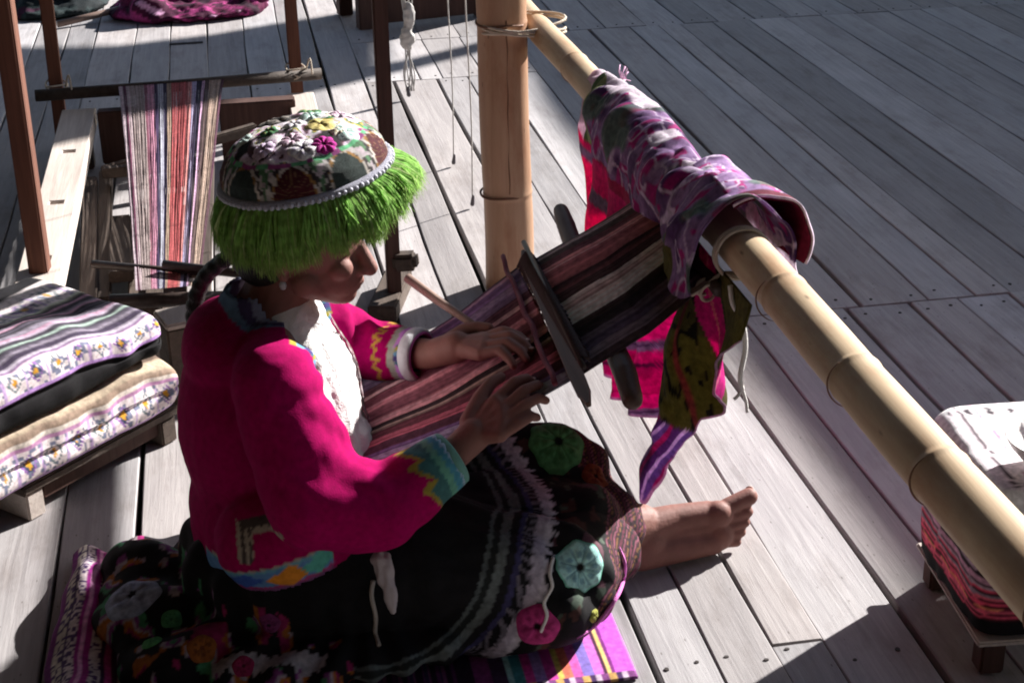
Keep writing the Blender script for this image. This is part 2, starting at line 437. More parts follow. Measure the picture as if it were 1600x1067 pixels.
# unseen slab, added and outlined so that its shade crosses the floor loom
shade_slab = empty('shade_slab', (3, 8, 0)); tag(shade_slab, 'unseen added slab shading the far end of the floor loom', 'roof')
roof_slab('thatch', [(-2.2, 3.8), (-.95, 4.42), (-.66, 4.62), (-.40, 4.68), (.03, 5.38), (.29, 5.90), (.57, 6.05), (.62, 6.50), (1.06, 6.76), (1.5, 7.3), (1.2, 7.5), (.5, 7.02), (-.1, 6.74), (-.45, 6.64), (-.84, 6.72), (-1.1, 6.7), (-2.2, 6.2)], RH+.35, MAT['thatch'], shade_slab, .06)
bar_between('shade_slab_post', (4.6, 8.5, -.1), (4.6, 8.5, RH+.35), .1, .1, MAT['darkwood'], shade_slab)

# ================================================================== BAMBOO POST AND RAIL
def bamboo(name, pts, rad, node_at, mat, parent, n=28, axis=None):
    """pole with swollen nodes; node_at in 0..1"""
    a, b = np.array(pts[0], float), np.array(pts[1], float); Ln = np.linalg.norm(b-a)
    ts = sorted(set(list(np.linspace(0, 1, 40))+[q+d/Ln for q in node_at for d in (-.012, -.006, -.002, 0, .002, .006, .012)]))
    ts = [t for t in ts if 0 <= t <= 1]
    P = []; rr = []
    bend = np.cross(b-a, [0, 0, 1.]) if abs((b-a)[2]) < .5 else np.array([1., 0, 0])
    bend /= np.linalg.norm(bend)
    for t in ts:
        d = min([abs(t-q)*Ln for q in node_at]+[9])
        s = .0010*math.exp(-(d/.004)**2)-.0008*math.exp(-((d-.011)/.004)**2)
        wob = .006*math.sin(t*6.5+1)+.0022*math.sin(t*19+.5)
        P.append(a+(b-a)*t+bend*wob); rr.append(rad[0]+(rad[1]-rad[0])*t+s)
    V, F = tube_vf(P, rr, n)
    return link(name, pymesh(name, V, F), mat, parent)

POSTX, POSTY, RAILX, RAILZ = .640, 3.72, .748, .655
post = empty('bamboo_post', (POSTX, POSTY, 0)); tag(post, 'thick upright bamboo post carrying the bamboo rail', 'post')
bamboo('pole', ((POSTX, POSTY, 0), (POSTX-.004, POSTY, 1.9)), (.062, .058), [.135, .36, .63, .86], MAT['bamboo_post'], post)
for z in (.256, .684):
    V, F = tube_vf([(POSTX-.001+(.0615)*math.cos(t), POSTY+(.0615)*math.sin(t), z+.002*math.sin(3*t)) for t in np.linspace(math.pi*.8, math.pi*1.75, 24)], .0032, 6)
    link('node_ridge', pymesh('node_ridge', V, F), MAT['bamboo_node'], post)
# a drying crack down the face of the post
cr = []
for i, z in enumerate(np.linspace(.27, .70, 20)):
    a = -math.pi*.50+.02*math.sin(i*1.3); cr.append((POSTX+.0607*math.cos(a), POSTY+.0607*math.sin(a), z))
tube('crack', cr, [.0012+.0009*math.sin(i*.8) for i in range(20)], MAT['bamboo_node'], post, n=6)

rail = empty('bamboo_rail', (RAILX, 2.2, RAILZ)); tag(rail, 'long horizontal bamboo rail tied to the upright bamboo post', 'rail')
RA, RB = (RAILX-.010, 4.05, RAILZ+.004), (RAILX+.008, .72, RAILZ)
RL = RA[1]-RB[1]
RN = [(RA[1]-y)/RL for y in (3.36, 2.74, 2.335, 2.02, 1.735, 1.475, 1.2, .95)]
bamboo('pole', (RA, RB), (.032, .038), RN, MAT['bamboo'], rail, n=32)
for y in (3.36, 2.02, 1.735, 1.475, 1.2):
    q = (RA[1]-y)/RL; r = .032+.006*q+.0012
    V, F = tube_vf([(RAILX-.010+.018*q+r*math.cos(t), y+.0025*math.sin(2*t+y), RAILZ+r*math.sin(t)) for t in np.linspace(math.pi*.72, math.pi*1.42, 20)], [.0003+.0011*math.sin(math.pi*i/19) for i in range(20)], 6)
    link('node_ridge', pymesh('node_ridge', V, F), MAT['bamboo_node'], rail)
# lashing that ties rail and post
lash = []
for i in range(75):
    t = i/74*2*math.pi*3
    cxm = (POSTX+RAILX)/2; 
    lash.append((cxm-.005+.103*math.cos(t), POSTY-.012+.072*math.sin(t)*(1 if math.cos(t) < .3 else .82), RAILZ+.012+.018*math.sin(t*.5+1)+.004*i/74*3))
tag(tube('lashing', lash, .0035, MAT['twine'], n=7), 'pale twine lashing binding the rail to the upright post', 'twine')

# ================================================================== HANGING STRINGS
def hanging_string(x, y, zb, label, bundle=False):
    o = empty('hanging_string', (x, y, zb)); tag(o, label, 'string', 'strings hanging beside the bamboo post')
    pts = [(x+.004*math.sin(z*7), y+.003*math.cos(z*6), z) for z in np.linspace(zb+.012, 1.9, 26)]
    tube('cord', pts, .0022, MAT['string'], o, n=6)
    bm = bmesh.new(); capsule(bm, (x, y, zb+.006), (x+.003, y, zb+.03), .007, .0045, 10)
    link('knot', remesh(bm, .002, 2), MAT['knot'], o)
    tail = [(x, y, zb+.006), (x-.02, y-.01, zb-.0), (x-.045, y-.03, .006)]
    return o
hanging_string(.652, 4.74, .005, 'thin pale string hanging between the grey yarn hank and another string')
hanging_string(.648, 4.34, .005, 'thin pale string with dark knot, hanging right beside the bamboo post')
hs = empty('yarn_hank', (.61, 5.55, .02)); tag(hs, 'grey looped hank of yarn hanging behind the dark upright', 'yarn')
for k in range(7):
    x0 = .60+.012*(k % 3)+random.uniform(-.006, .006)
    tube('strand', smooth_path([(x0, 5.55+.01*k, 1.3), (x0-.006, 5.55, .55), (x0+.012*math.sin(k), 5.55, .36), (x0+.02*math.cos(k*2), 5.55, .22), (x0+.004*k-.01, 5.54, .10), (x0+.004, 5.54, .03)]), .0024, MAT['string'], hs, n=6)
bm = bmesh.new(); ell(bm, (.622, 5.55, .30), (.020, .02, .05)); ell(bm, (.612, 5.55, .22), (.026, .02, .045)); 
me = remesh(bm, .004, 2); c = cos_of(me); set_cos(me, c+nors_of(me)*(.006*vn(c, 60))[:, None]); link('bundle', me, MAT['string'], hs)
bm = bmesh.new(); capsule(bm, (.607, 5.53, .02), (.605, 5.53, .045), .009, .006, 10); link('knot', remesh(bm, .003, 2), MAT['knot'], hs)

# ================================================================== FLOOR LOOM BEHIND
loom = empty('floor_loom', (-.1, 4.3, 0)); tag(loom, 'old wooden floor loom with a striped warp stretched along it', 'loom')
LZ = .19
box('post', (-.492, 3.66, .8), (.044, .050, 1.6), MAT['redwood'], loom, rz=-.12, ry=.008)
bar_between('post', (.343, 3.66, 0), (.343, 3.66, 1.6), .035, .035, MAT['darkwood'], loom)
bar_between('post', (-.575, 5.20, 0), (-.545, 5.20, 1.5), .045, .04, MAT['redwood'], loom)
bar_between('post', (.200, 5.22, 0), (.196, 5.22, 1.5), .045, .04, MAT['redwood'], loom)
pl_ = bar_between('peg', (.345, 3.655, .120), (.402, 3.635, .126), .050, .044, MAT['oldwood'], loom, bevel=.010)
bar_between('foot', (.30, 3.56, .02), (.37, 3.80, .02), .07, .045, MAT['oldwood'], loom)
# far bar, tied to the posts
tube('cross_bar', [(-.63, 5.12, LZ+.02), (-.2, 5.125, LZ+.022), (.28, 5.15, LZ+.025)], .019, MAT['oldwood'], loom, n=12)
for bx_, by_ in ((-.565, 5.16), (.2, 5.18)):
    V, F = tube_vf([(bx_+.034*math.cos(t), by_+.052*math.sin(t), LZ+.03+.02*math.sin(t*.7)) for t in np.linspace(0, 6*math.pi, 60)], .003, 6)
    link('tie', pymesh('tie', V, F), MAT['twine'], loom)
    tube('tie_end', smooth_path([(bx_+.03, by_-.03, LZ+.04), (bx_+.045, by_-.04, LZ+.08), (bx_+.05, by_-.05, LZ+.03)]), .003, MAT['twine'], loom, n=6)

def slotted_board(name, x, w, y0, y1, z, th, mat, slots):
    """plank lying on edge supports with mortise slots cut right through"""
    ys = sorted([y0, y1]+[s for q in slots for s in (q-.014, q+.014)]); xs = [x-w/2, x-w*.17, x+w*.17, x+w/2]
    V = []; F = []; idx = {}
    def vid(i, j, k):
        if (i, j, k) not in idx: idx[i, j, k] = len(V); V.append((xs[i], ys[j], z-(th if k else 0)))
        return idx[i, j, k]
    hole = lambda i, j: i == 1 and any(abs((ys[j]+ys[j+1])/2-q) < .01 for q in slots)
    for i in range(3):
        for j in range(len(ys)-1):
            if hole(i, j): continue
            F.append((vid(i, j, 0), vid(i+1, j, 0), vid(i+1, j+1, 0), vid(i, j+1, 0)))
            F.append((vid(i, j, 1), vid(i, j+1, 1), vid(i+1, j+1, 1), vid(i+1, j, 1)))
            for (a, b, ii, jj) in (((i, j), (i+1, j), i, j-1), ((i+1, j), (i+1, j+1), i+1, j), ((i+1, j+1), (i, j+1), i, j+1), ((i, j+1), (i, j), i-1, j)):
                if not (0 <= ii < 3 and 0 <= jj < len(ys)-1) or hole(ii, jj):
                    F.append((vid(*a, 0), vid(*b, 0), vid(*b, 1), vid(*a, 1)))
    bm = bmesh.new(); me = pymesh(name, V, F); bm.from_mesh(me); bmesh.ops.recalc_face_normals(bm, faces=bm.faces)
    bmesh.ops.bevel(bm, geom=[e for e in bm.edges if e.is_manifold and e.calc_face_angle(0) > 1], offset=.003, segments=1, affect='EDGES')
    bm.to_mesh(me); bm.free()
    return link(name, me, mat, loom, smooth=False)
slotted_board('side_board', -.498, .105, 3.30, 5.08, LZ-.02, .05, MAT['palewood'], [3.74, 4.16, 4.62])
slotted_board('side_board', .205, .085, 4.72, 5.10, LZ-.02, .05, MAT['palewood'], [])
for x, y in ((-.498, 3.36), (-.498, 5.0), (.205, 4.76), (.205, 5.04)):
    box('leg', (x, y, (LZ-.07)/2), (.07, .06, LZ-.072), MAT['oldwood'], loom)
# dark bench of boards lying under the warp
box('back_panel', (.06, 4.96, .10), (.24, .06, .19), MAT['darkwood'], loom)
box('back_panel', (-.37, 4.99, .10), (.13, .05, .17), MAT['darkwood'], loom)
xb = -.43
for k in range(8):
    wv = random.uniform(.035, .07); yb = random.uniform(4.25, 4.9)
    bar_between('slat', (xb+wv/2+.01, 3.35+random.uniform(0, .5), .05+random.uniform(0, .05)), (xb+wv/2-.04+.01*k, yb, .05+random.uniform(0, .05)), wv, .03, MAT['oldwood'], loom)
    xb += wv*.85
bar_between('treadle', (-.40, 4.55, .12), (-.20, 4.50, .14), .035, .03, MAT['oldwood'], loom)
bar_between('treadle', (-.41, 4.62, .10), (.05, 4.80, .15), .03, .03, MAT['oldwood'], loom)
tube('shed_stick', [(-.37, 3.62, LZ), (-.10, 3.45, LZ+.015)], .010, MAT['tool'], loom, n=10)
tube('shed_stick', [(-.20, 3.50, LZ+.03), (.05, 3.36, LZ+.03)], .011, MAT['tool'], loom, n=10)
tube('near_bar', [(-.32, 3.40, LZ-.01), (-.05, 3.36, LZ-.01)], .017, MAT['tool'], loom, n=12)
box('stake', (-.165, 3.235, .095), (.085, .09, .19), MAT['oldwood'], loom, rz=.3)
box('stake_lit_top', (-.165, 3.235, .197), (.088, .10, .014), MAT['palewood'], loom, rz=.3)  # pale slab puts the stake's sunlit top into its colour
# warp: bundled threads, each strip its own colour
WC = [((0, .04), S(225, 205, 215)), ((.04, .07), S(120, 60, 90)), ((.07, .10), S(200, 180, 185)), ((.10, .24), S(190, 172, 170)), ((.24, .27), S(150, 90, 110)), ((.27, .34), S(210, 150, 175)),
      ((.34, .37), S(70, 55, 90)), ((.37, .43), S(190, 190, 205)), ((.43, .46), S(60, 50, 80)), ((.46, .50), S(185, 160, 140)), ((.50, .66), S(196, 98, 100)), ((.66, .70), S(214, 146, 142)),
      ((.70, .75), S(205, 195, 230)), ((.75, .80), S(50, 40, 70)), ((.80, .83), S(210, 170, 200)), ((.83, .87), S(90, 70, 70)), ((.87, .98), S(190, 165, 150)), ((.98, 1.01), S(90, 50, 70))]
V = []; F = []; CC = []
NT = 150
for i in range(NT):
    u = (i+.5)/NT; c = next(c for (a, b), c in WC if a <= u < b); c = np.array(c)*random.uniform(.55, 1.15)
    xf = -.372+.335*u; xn = -.262+.14*u
    lift = random.uniform(-.004, .005)
    for j in range(13):
        t = j/12; y = 5.13+(3.39-5.13)*t; x = xf+(xn-xf)*t**.9+random.uniform(-.0012, .0012)
        z = LZ+.035-.02*t-.03*math.sin(math.pi*t)*.6+lift*math.sin(math.pi*t)
        wd = (.335/NT*.62)*(1-t)+(.14/NT*.75)*t
        b = len(V); V += [(x-wd, y, z), (x, y, z+wd*1.2), (x+wd, y, z)]; CC += [c]*3
        if j: F += [(b-3, b-2, b+1, b), (b-2, b-1, b+2, b+1)]
me = pymesh('warp_threads', V, F); paint(me, np.array(CC))
tag(link('warp_threads', me, MAT['wool'], loom), 'red, pink and cream striped warp', kind='stuff')

# ================================================================== FAR END: BUNDLE, STICK, DARK BENCH
def bundle(name, c, r, mat, colfn, label, cat, seed, group=None):
    bm = bmesh.new()
    rr = random.Random(seed)
    for k in range(9):
        a = rr.uniform(0, 6.28); q = rr.uniform(0, .75)
        ell(bm, (c[0]+r[0]*q*math.cos(a), c[1]+r[1]*q*math.sin(a), r[2]*rr.uniform(.25, .5)), (r[0]*rr.uniform(.3, .5), r[1]*rr.uniform(.3, .5), r[2]*rr.uniform(.4, .6)), (rr.uniform(-.4, .4), rr.uniform(-.4, .4), a), n=16)
    ell(bm, (c[0], c[1], r[2]*.2), (r[0], r[1], r[2]*.35))
    me = remesh(bm, .012, 3); p = cos_of(me); n_ = nors_of(me)
    p2 = p+n_*(.018*vn(p, 12, seed)+.008*vn(p, 34, seed))[:, None]; p2[:, 2] = np.maximum(p2[:, 2], .004)
    set_cos(me, p2); paint(me, colfn(p))
    return tag(link(name, me, mat), label, cat, group)
def pinkcol(p):
    t = vnoise2(p[:, 0]*18+p[:, 2]*30, p[:, 1]*18, 3)
    return bands(t, [(0, S(46, 14, 36)), (.35, S(92, 22, 62)), (.58, S(160, 54, 116)), (.68, S(70, 18, 50)), (.86, S(200, 150, 186))])
def darkcol(p):
    t = vnoise2(p[:, 0]*14, p[:, 1]*14+p[:, 2]*20, 5)
    return bands(t, [(0, S(22, 30, 34)), (.5, S(35, 48, 50)), (.75, S(60, 25, 50))])
bundle('cloth_bundle', (-.18, 7.20, 0), (.36, .26, .13), MAT['wool'], pinkcol, 'crumpled pink and magenta cloth bundle at the far end of the deck', 'cloth', 11)
bundle('cloth_bundle', (-.80, 7.42, 0), (.27, .25, .12), MAT['wool'], darkcol, 'crumpled dark green and black cloth heap beside a stick', 'cloth', 12)
tag(tube('loom_stick', [(-.73, 7.02, .018), (-.58, 7.10, .03), (-.30, 7.30, .045)], .014, MAT['stick'], n=10), 'thin brown stick lying against the far cloth bundle', 'stick')
box('slot', (-.185, 6.60, .0035), (.135, .020, .003), MAT['nail'], deck, bevel=0)
bench = empty('low_bench', (.8, 7.1, 0)); tag(bench, 'low dark wooden bench at the far end of the deck', 'bench')
box('seat', (.80, 6.86, .27), (.62, .34, .05), MAT['darkwood'], bench, rz=.2)
for x, y in ((.56, 6.68), (1.08, 6.79), (.50, 6.97), (1.02, 7.08)):
    box('leg', (x, y, .122), (.06, .06, .243), MAT['darkwood'], bench, rz=.2)
box('side_panel', (.82, 6.735, .125), (.47, .02, .22), MAT['darkwood'], bench, rz=.2)

# ================================================================== STACK OF FOLDED TEXTILES ON A LOW STAND
E1 = np.array([.69, .72]); E1 /= np.linalg.norm(E1); E2 = np.array([-E1[1], E1[0]])
ST0 = np.array([-.195, 3.045])
def st(a, d, z):                      # a runs left along the front edge, d runs back
    q = ST0-E1*a+E2*d; return (q[0], q[1], z)
stand = empty('low_stand', st(.2, .15, 0)); tag(stand, 'low grey wooden stand carrying two folded striped textiles', 'stand')
def st_box(name, a0, a1, d0, d1, z0, z1, mat, bevel=.004):
    c = st((a0+a1)/2, (d0+d1)/2, (z0+z1)/2)
    return box(name, c, (a1-a0, d1-d0, z1-z0), mat, stand, rz=math.atan2(E1[1], E1[0]), bevel=bevel)
st_box('top_board', -.015, .40, -.012, .12, .058, .078, MAT['oldwood'])
st_box('top_board', -.015, .40, .125, .30, .058, .078, MAT['oldwood'])
st_box('front_rail', .0, .345, .004, .03, .022, .057, MAT['darkwood'])
for a in (-.005, .352):
    st_box('foot', a, a+.042, -.008, .30, 0, .0575, MAT['palewood'] if a > .1 else MAT['oldwood'])

def folded(name, a0, a1, d0, d1, z0, T, colfn, label, seed, sag=.02, ns=150, nv=170, nexp=3.4):
    D = d1-d0
    def fn(u, v):
        th = -math.pi/2-2*math.pi*v                     # bottom -> front -> top -> back
        cx = np.cos(th); sx = np.sin(th)
        rr = (np.abs(cx)**nexp+np.abs(sx)**nexp)**(-1/nexp)
        endr = np.minimum(u, 1-u)/.06; endr = np.clip(endr, 0, 1); sc = (1-(1-endr)**2.6)**(1/2.6)
        y = cx*rr*D/2*(.9+.1*sc)+(d0+d1)/2; z = sx*rr*T/2*sc
        a = a0+(a1-a0)*u
        n1 = vnoise2(a*9+seed, y*7+z*3, seed)-.5; n2 = vnoise2(a*26, y*20+z*25, seed+1)-.5
        # soft lips where the layers of the fold meet
        lip = -.006*np.exp(-((z+T*.08)/.006)**2)*(cx < -.5)*(np.abs(z) < T*.3)
        zz = z0+T/2+z*(1+.25*n1)+(n1*.02+n2*.006)*(sx > -.3)-sag*((y-(d0+d1)/2)/(D/2))**2*(sx > 0)*.5
        y = y+n2*.008-lip*0
        zz = np.maximum(zz, z0+.001)
        q = ST0[None, :]-E1[None, :]*a[:, None]+E2[None, :]*(y-lip)[:, None]
        return np.column_stack([q, zz])
    def cf(u, v):
        th = -math.pi/2-2*math.pi*v; cx = np.cos(th); sx = np.sin(th)
        rr = (np.abs(cx)**nexp+np.abs(sx)**nexp)**(-1/nexp)
        y = cx*rr*D/2+D/2; z = sx*rr*T/2+T/2
        q = np.where((sx*rr > .80), T*.9+y, z*.9)     # arc length from the front bottom, up and over
        q = np.where(sx < -.75, -.01, q)
        a = a0+(a1-a0)*u
        return colfn(a, q, T)
    o = surf(name, fn, ns, nv, MAT['wool'], None, cf, 0)
    return tag(o, label, 'textile', 'folded textiles on the low stand')

def motif_band(a, t, period, seed):
    """woven pattern band; t 0..1 across the band"""
    k = np.floor(a/period); x = a/period-k-.5; y = t-.5
    d = np.abs(x)*1.15+np.abs(y)*1.0
    c = np.where((d < .16)[:, None], np.array(S(205, 150, 45)), np.array(S(236, 224, 226)))
    alt = (np.mod(k, 2) == 0)
    c = np.where(((d >= .16) & (d < .27) & alt)[:, None], np.array(S(60, 70, 95)), c)
    c = np.where(((d >= .30) & (d < .40))[:, None], np.where(alt[:, None], np.array(S(150, 110, 175)), np.array(S(110, 125, 130))), c)
    c = np.where(((np.abs(x) > .44))[:, None], np.array(S(196, 168, 212)), c)
    pix = hash2(np.floor(a/.006), np.floor(t*9), seed)
    c = np.where((pix > .82)[:, None], np.array(S(122, 126, 150)), c)
    return c
def col_upper(a, q, T):
    c = bands(q, [(-9, S(14, 13, 16)), (.030, S(16, 14, 18)), (.052, S(190, 150, 215)), (.060, S(225, 200, 225)), (.104, S(215, 120, 160)), (.111, S(235, 215, 225)), (.117, S(190, 110, 150)), (.121, S(120, 90, 130)),
                  (.128, S(190, 180, 195)), (.134, S(60, 50, 70)), (.150, S(130, 115, 140)), (.155, S(62, 57, 68)), (.20, S(84, 78, 90)), (.204, S(54, 50, 58)), (.235, S(66, 62, 70)), (.238, S(50, 47, 54)), (.27, S(62, 58, 66)), (.30, S(120, 120, 110)), (.308, S(200, 205, 185)), (.325, S(190, 215, 195)), (.345, S(225, 200, 220)), (.36, S(170, 200, 185)), (.385, S(235, 225, 225)), (.42, S(30, 28, 32))])
    PALT = np.array([S(150, 140, 156), S(196, 180, 200), S(96, 88, 104), S(176, 196, 186), S(206, 160, 186), S(72, 66, 78), S(214, 206, 204), S(120, 110, 132)])
    k = np.floor(q/.0052); fs = PALT[(hash2(k, k*0, 3)*8).astype(int) % 8]
    c = np.where(((q > .150) & (q < .31) & (hash2(k, k*0, 7) > .42))[:, None], fs*.8, c)
    m = (q > .060) & (q < .104); mb = motif_band(a, (q-.060)/.044, .052, 1)
    c = np.where(m[:, None], mb, c)
    m2 = (q > .315) & (q < .40); mb2 = motif_band(a+.02, (q-.315)/.085, .07, 2)
    return np.where(m2[:, None], mb2*.85+.1, c)
def col_lower(a, q, T):
    c = bands(q, [(-9, S(30, 30, 34)), (.010, S(205, 175, 220)), (.016, S(235, 225, 225)), (.075, S(190, 140, 180)), (.082, S(215, 205, 195)), (.088, S(140, 120, 105)), (.10, S(160, 145, 125)), (.105, S(70, 58, 52)), (.125, S(175, 158, 138)), (.150, S(95, 78, 68)), (.16, S(185, 170, 150)), (.19, S(80, 66, 60))])
    m = (q > .016) & (q < .075); mb = motif_band(a, (q-.016)/.059, .06, 4)
    return np.where(m[:, None], mb, c)
folded('folded_textile', -.012, .62, -.03, .33, .078, .125, col_lower, 'brown and beige folded textile, lower of the two on the low stand', 5, sag=.008, nexp=6)
folded('folded_textile', .012, .60, -.025, .36, .200, .115, col_upper, 'black folded textile with patterned border, upper of the two on the low stand', 9, sag=.006, nexp=6)

# ================================================================== STOOL UNDER THE RAIL, RIGHT
stool = empty('covered_stool', (1.35, 2.05, 0)); tag(stool, 'boxy stool covered with a red and black striped textile beyond the rail', 'stool')
box('base_board', (1.352, 2.058, .066), (.494, .306, .010), MAT['palewood'], stool, bevel=.003)
box('seat_box', (1.352, 2.058, .19), (.44, .26, .22), MAT['darkwood'], stool)
for x, y in ((1.138, 2.18), (1.566, 2.18), (1.138, 1.936), (1.566, 1.936)): box('leg', (x, y, .030), (.040, .040, .060), MAT['darkwood'], stool)
def stool_pt(u, v):
    # u round the outline, v from bottom (0) over the side to the centre of the top (1)
    th = 2*math.pi*u; n = 11.0
    cx, sx = np.cos(th), np.sin(th); rr = (np.abs(cx)**n+np.abs(sx)**n)**(-1/n)
    hx, hy = .250, .155
    side = np.clip(v/.6, 0, 1); top = np.clip((v-.6)/.4, 0, 1)
    z = .082+side*.258-.03*(1-np.clip((v-.52)/.08, 0, 1))*(v > .52)*0
    rnd = 1-.06*np.clip((side-.9)/.1, 0, 1)**2
    bulge = 1+.03*np.sin(math.pi*side)
    k = rnd*bulge*(1-top)
    wob = .006*(vnoise2(u*40, side*5, 3)-.5)*(1-top)
    x = 1.352+(cx*rr*hx)*k+cx*wob; y = 2.058+(sx*rr*hy)*k+sx*wob
    z = z+.004*top+.006*(vnoise2(x*20, y*20, 5)-.5)*(top > .05)
    z = z+(.008*np.sin(math.pi*2*u+2.6)+.008*(vnoise2(u*14, side*0, 8)-.5))*(1-side)
    return np.column_stack([x, y, z])
def stool_col(u, v):
    p = stool_pt(u, v)
    side = np.clip(v/.6, 0, 1)
    c = bands(side+.03*(vnoise2(u*14, u*0, 8)-.5), [(-1, S(14, 12, 15)), (.09, S(60, 20, 30)), (.105, S(190, 70, 96)), (.125, S(70, 24, 36)), (.14, S(206, 84, 108)), (.165, S(110, 40, 56)), (.175, S(210, 120, 90)), (.185, S(50, 18, 26)), (.20, S(196, 66, 94)), (.225, S(80, 28, 42)), (.24, S(206, 90, 110)), (.26, S(130, 112, 124)), (.285, S(48, 30, 38)), (.30, S(190, 64, 90)), (.32, S(150, 130, 142)), (.345, S(70, 50, 60)), (.36, S(170, 130, 150)), (.40, S(35, 26, 32)), (.43, S(150, 130, 145)), (.46, S(60, 40, 50)), (.48, S(160, 120, 150)), (.53, S(90, 80, 90)), (.57, S(205, 190, 200)), (.66, S(130, 50, 80)), (.72, S(205, 190, 200)), (.86, S(215, 205, 210))])
    c = np.clip(c*1.45, 0, .85); top = v > .6
    q = (p[:, 0]-1.11)
    ct = bands(q, [(-9, S(228, 215, 222)), (.03, S(70, 55, 65)), (.036, S(232, 224, 228)), (.06, S(200, 150, 180)), (.065, S(236, 230, 232)), (.105, S(215, 190, 210)), (.109, S(236, 230, 232)), (.17, S(222, 205, 215)), (.2, S(236, 230, 232))])
    yy = p[:, 1]
    mk = (yy > 2.165) & (yy < 2.185) & (np.mod(p[:, 0], .036) < .012)
    ct = np.where(mk[:, None], np.array(S(60, 50, 60)), ct)
    return np.where(top[:, None], ct, c)
surf('striped_cover', stool_pt, 200, 90, MAT['wool'], stool, stool_col, 0)
stool.rotation_euler.z = -.09; stool.location.x -= .018
# bowl on the stool
BC = np.array([1.192, 1.985, .352]); prof = [(.002, .004), (.03, .003), (.05, .010), (.066, .028), (.072, .040), (.074, .043), (.071, .043), (.064, .030), (.048, .015), (.028, .009), (.0005, .008)]
V = []; F = []; nn = 40
for r, z in prof:
    for k in range(nn): V.append(BC+np.array([r*math.cos(2*math.pi*k/nn), r*math.sin(2*math.pi*k/nn), z]))
for i in range(len(prof)-1):
    for k in range(nn): F.append((i*nn+k, i*nn+(k+1) % nn, (i+1)*nn+(k+1) % nn, (i+1)*nn+k))
tag(link('bowl', pymesh('bowl', V, F), plain('pale_glazed_clay', (.72, .70, .68), rough=.35, var=.06)), 'shallow pale bowl standing on the striped stool', 'bowl')
bm = bmesh.new(); ell(bm, (1.212, 1.99, .378), (.034, .028, .022)); ell(bm, (1.198, 1.98, .372), (.026, .022, .018))
me = remesh(bm, .005, 2); p = cos_of(me); set_cos(me, p+nors_of(me)*(.006*vn(p, 70))[:, None])
tag(link('yarn_ball', me, plain('magenta_yarn', (.40, .03, .19), bscale=500, bump=.8)), 'magenta ball of yarn in the pale bowl', 'yarn')

# ================================================================== TEXTILE DRAPED OVER THE RAIL
drape = empty('draped_textile', (RAILX, 2.6, RAILZ)); tag(drape, 'flowered pink and purple textile draped over the bamboo rail', 'textile')
YK = np.array([3.16, 3.08, 2.98, 2.85, 2.7, 2.6, 2.54, 2.50, 2.46, 2.43, 2.40, 2.36, 2.32, 2.28, 2.24, 2.20])
LK = np.array([.07, .22, .36, .44, .36, .26, .22, .20, .18, .16, .15, .14, .12, .10, .08, .06])
RK = np.array([.05, .055, .07, .06, .05, .05, .05, .055, .06, .07, .08, .09, .10, .11, .115, .11])
RR = np.array([.039, .042, .056, .066, .064, .058, .052, .048, .054, .062, .066, .068, .070, .073, .076, .080])
def drape_fn(u, v):
    y = 3.16+(2.20-3.16)*u
    L = np.interp(-y, -YK, LK); Rr = np.interp(-y, -YK, RK); rad = np.interp(-y, -YK, RR)
    arc = math.pi*rad; tot = Rr+arc+L; s = v*tot
    # over the top: right side (s<Rr), arc, left side
    ang = np.clip((s-Rr)/arc, 0, 1)*math.pi
    x = RAILX+rad*np.cos(ang); z = RAILZ-.002+rad*np.sin(ang)*1.02
    dr = np.clip(Rr-s, 0, None); dl = np.clip(s-Rr-arc, 0, None)
    z = z-dr-dl
    n1 = vnoise2(y*16, s*9, 2)-.5; n2 = vnoise2(y*38, s*26, 4)-.5
    wave = .028*np.sin(y*31+1.2*np.sin(y*9)+s*3)*np.clip(dl/.30, 0, 1)
    x = x+dr*.25+wave+.02*n1*np.clip(dl/.08, 0, 1)-.03*np.clip(dl/.3, 0, 1)*np.clip((2.6-y)/.3, 0, 1)
    bulk = (.030*n1+.013*n2)
    keep = np.clip(1-dl/.15, 0, 1)
    x = x+bulk*np.cos(ang)*keep; z = z+np.abs(bulk)*np.sin(ang)*keep*1.3
    yy = y+.016*n1+.02*(vnoise2(s*12, y*4, 7)-.5)*np.clip(dl/.1, 0, 1)
    z = np.maximum(z, .03)
    return np.column_stack([x, yy, z])
def flowers(y, s, seed=0, scale=22):
    """soft worn flower print: purple ground, magenta blooms, pale veins, a little green"""
    a = vnoise2(y*scale, s*scale, seed); b = vnoise2(y*scale*2.6+9, s*scale*2.4, seed+3); e = vnoise2(y*scale*.7, s*scale*.8+5, seed+7)
    sm = lambda t, lo, hi: np.clip((t-lo)/(hi-lo), 0, 1)[:, None]
    c = np.array(S(84, 50, 100))*(1-sm(a, .25, .6))+np.array(S(150, 118, 164))*sm(a, .25, .6)
    c = c*(1-sm(b, .62, .72))+np.array(S(168, 36, 118))*sm(b, .62, .72)
    vein = np.abs(vnoise2(y*scale*1.6+3, s*scale*1.4, seed+11)-.5)
    c = c*(1-sm(-vein, -.06, -.03))+np.array(S(204, 184, 210))*sm(-vein, -.06, -.03)
    c = c*(1-.8*sm(e, .64, .74))+np.array(S(78, 112, 92))*.8*sm(e, .64, .74)
    return c
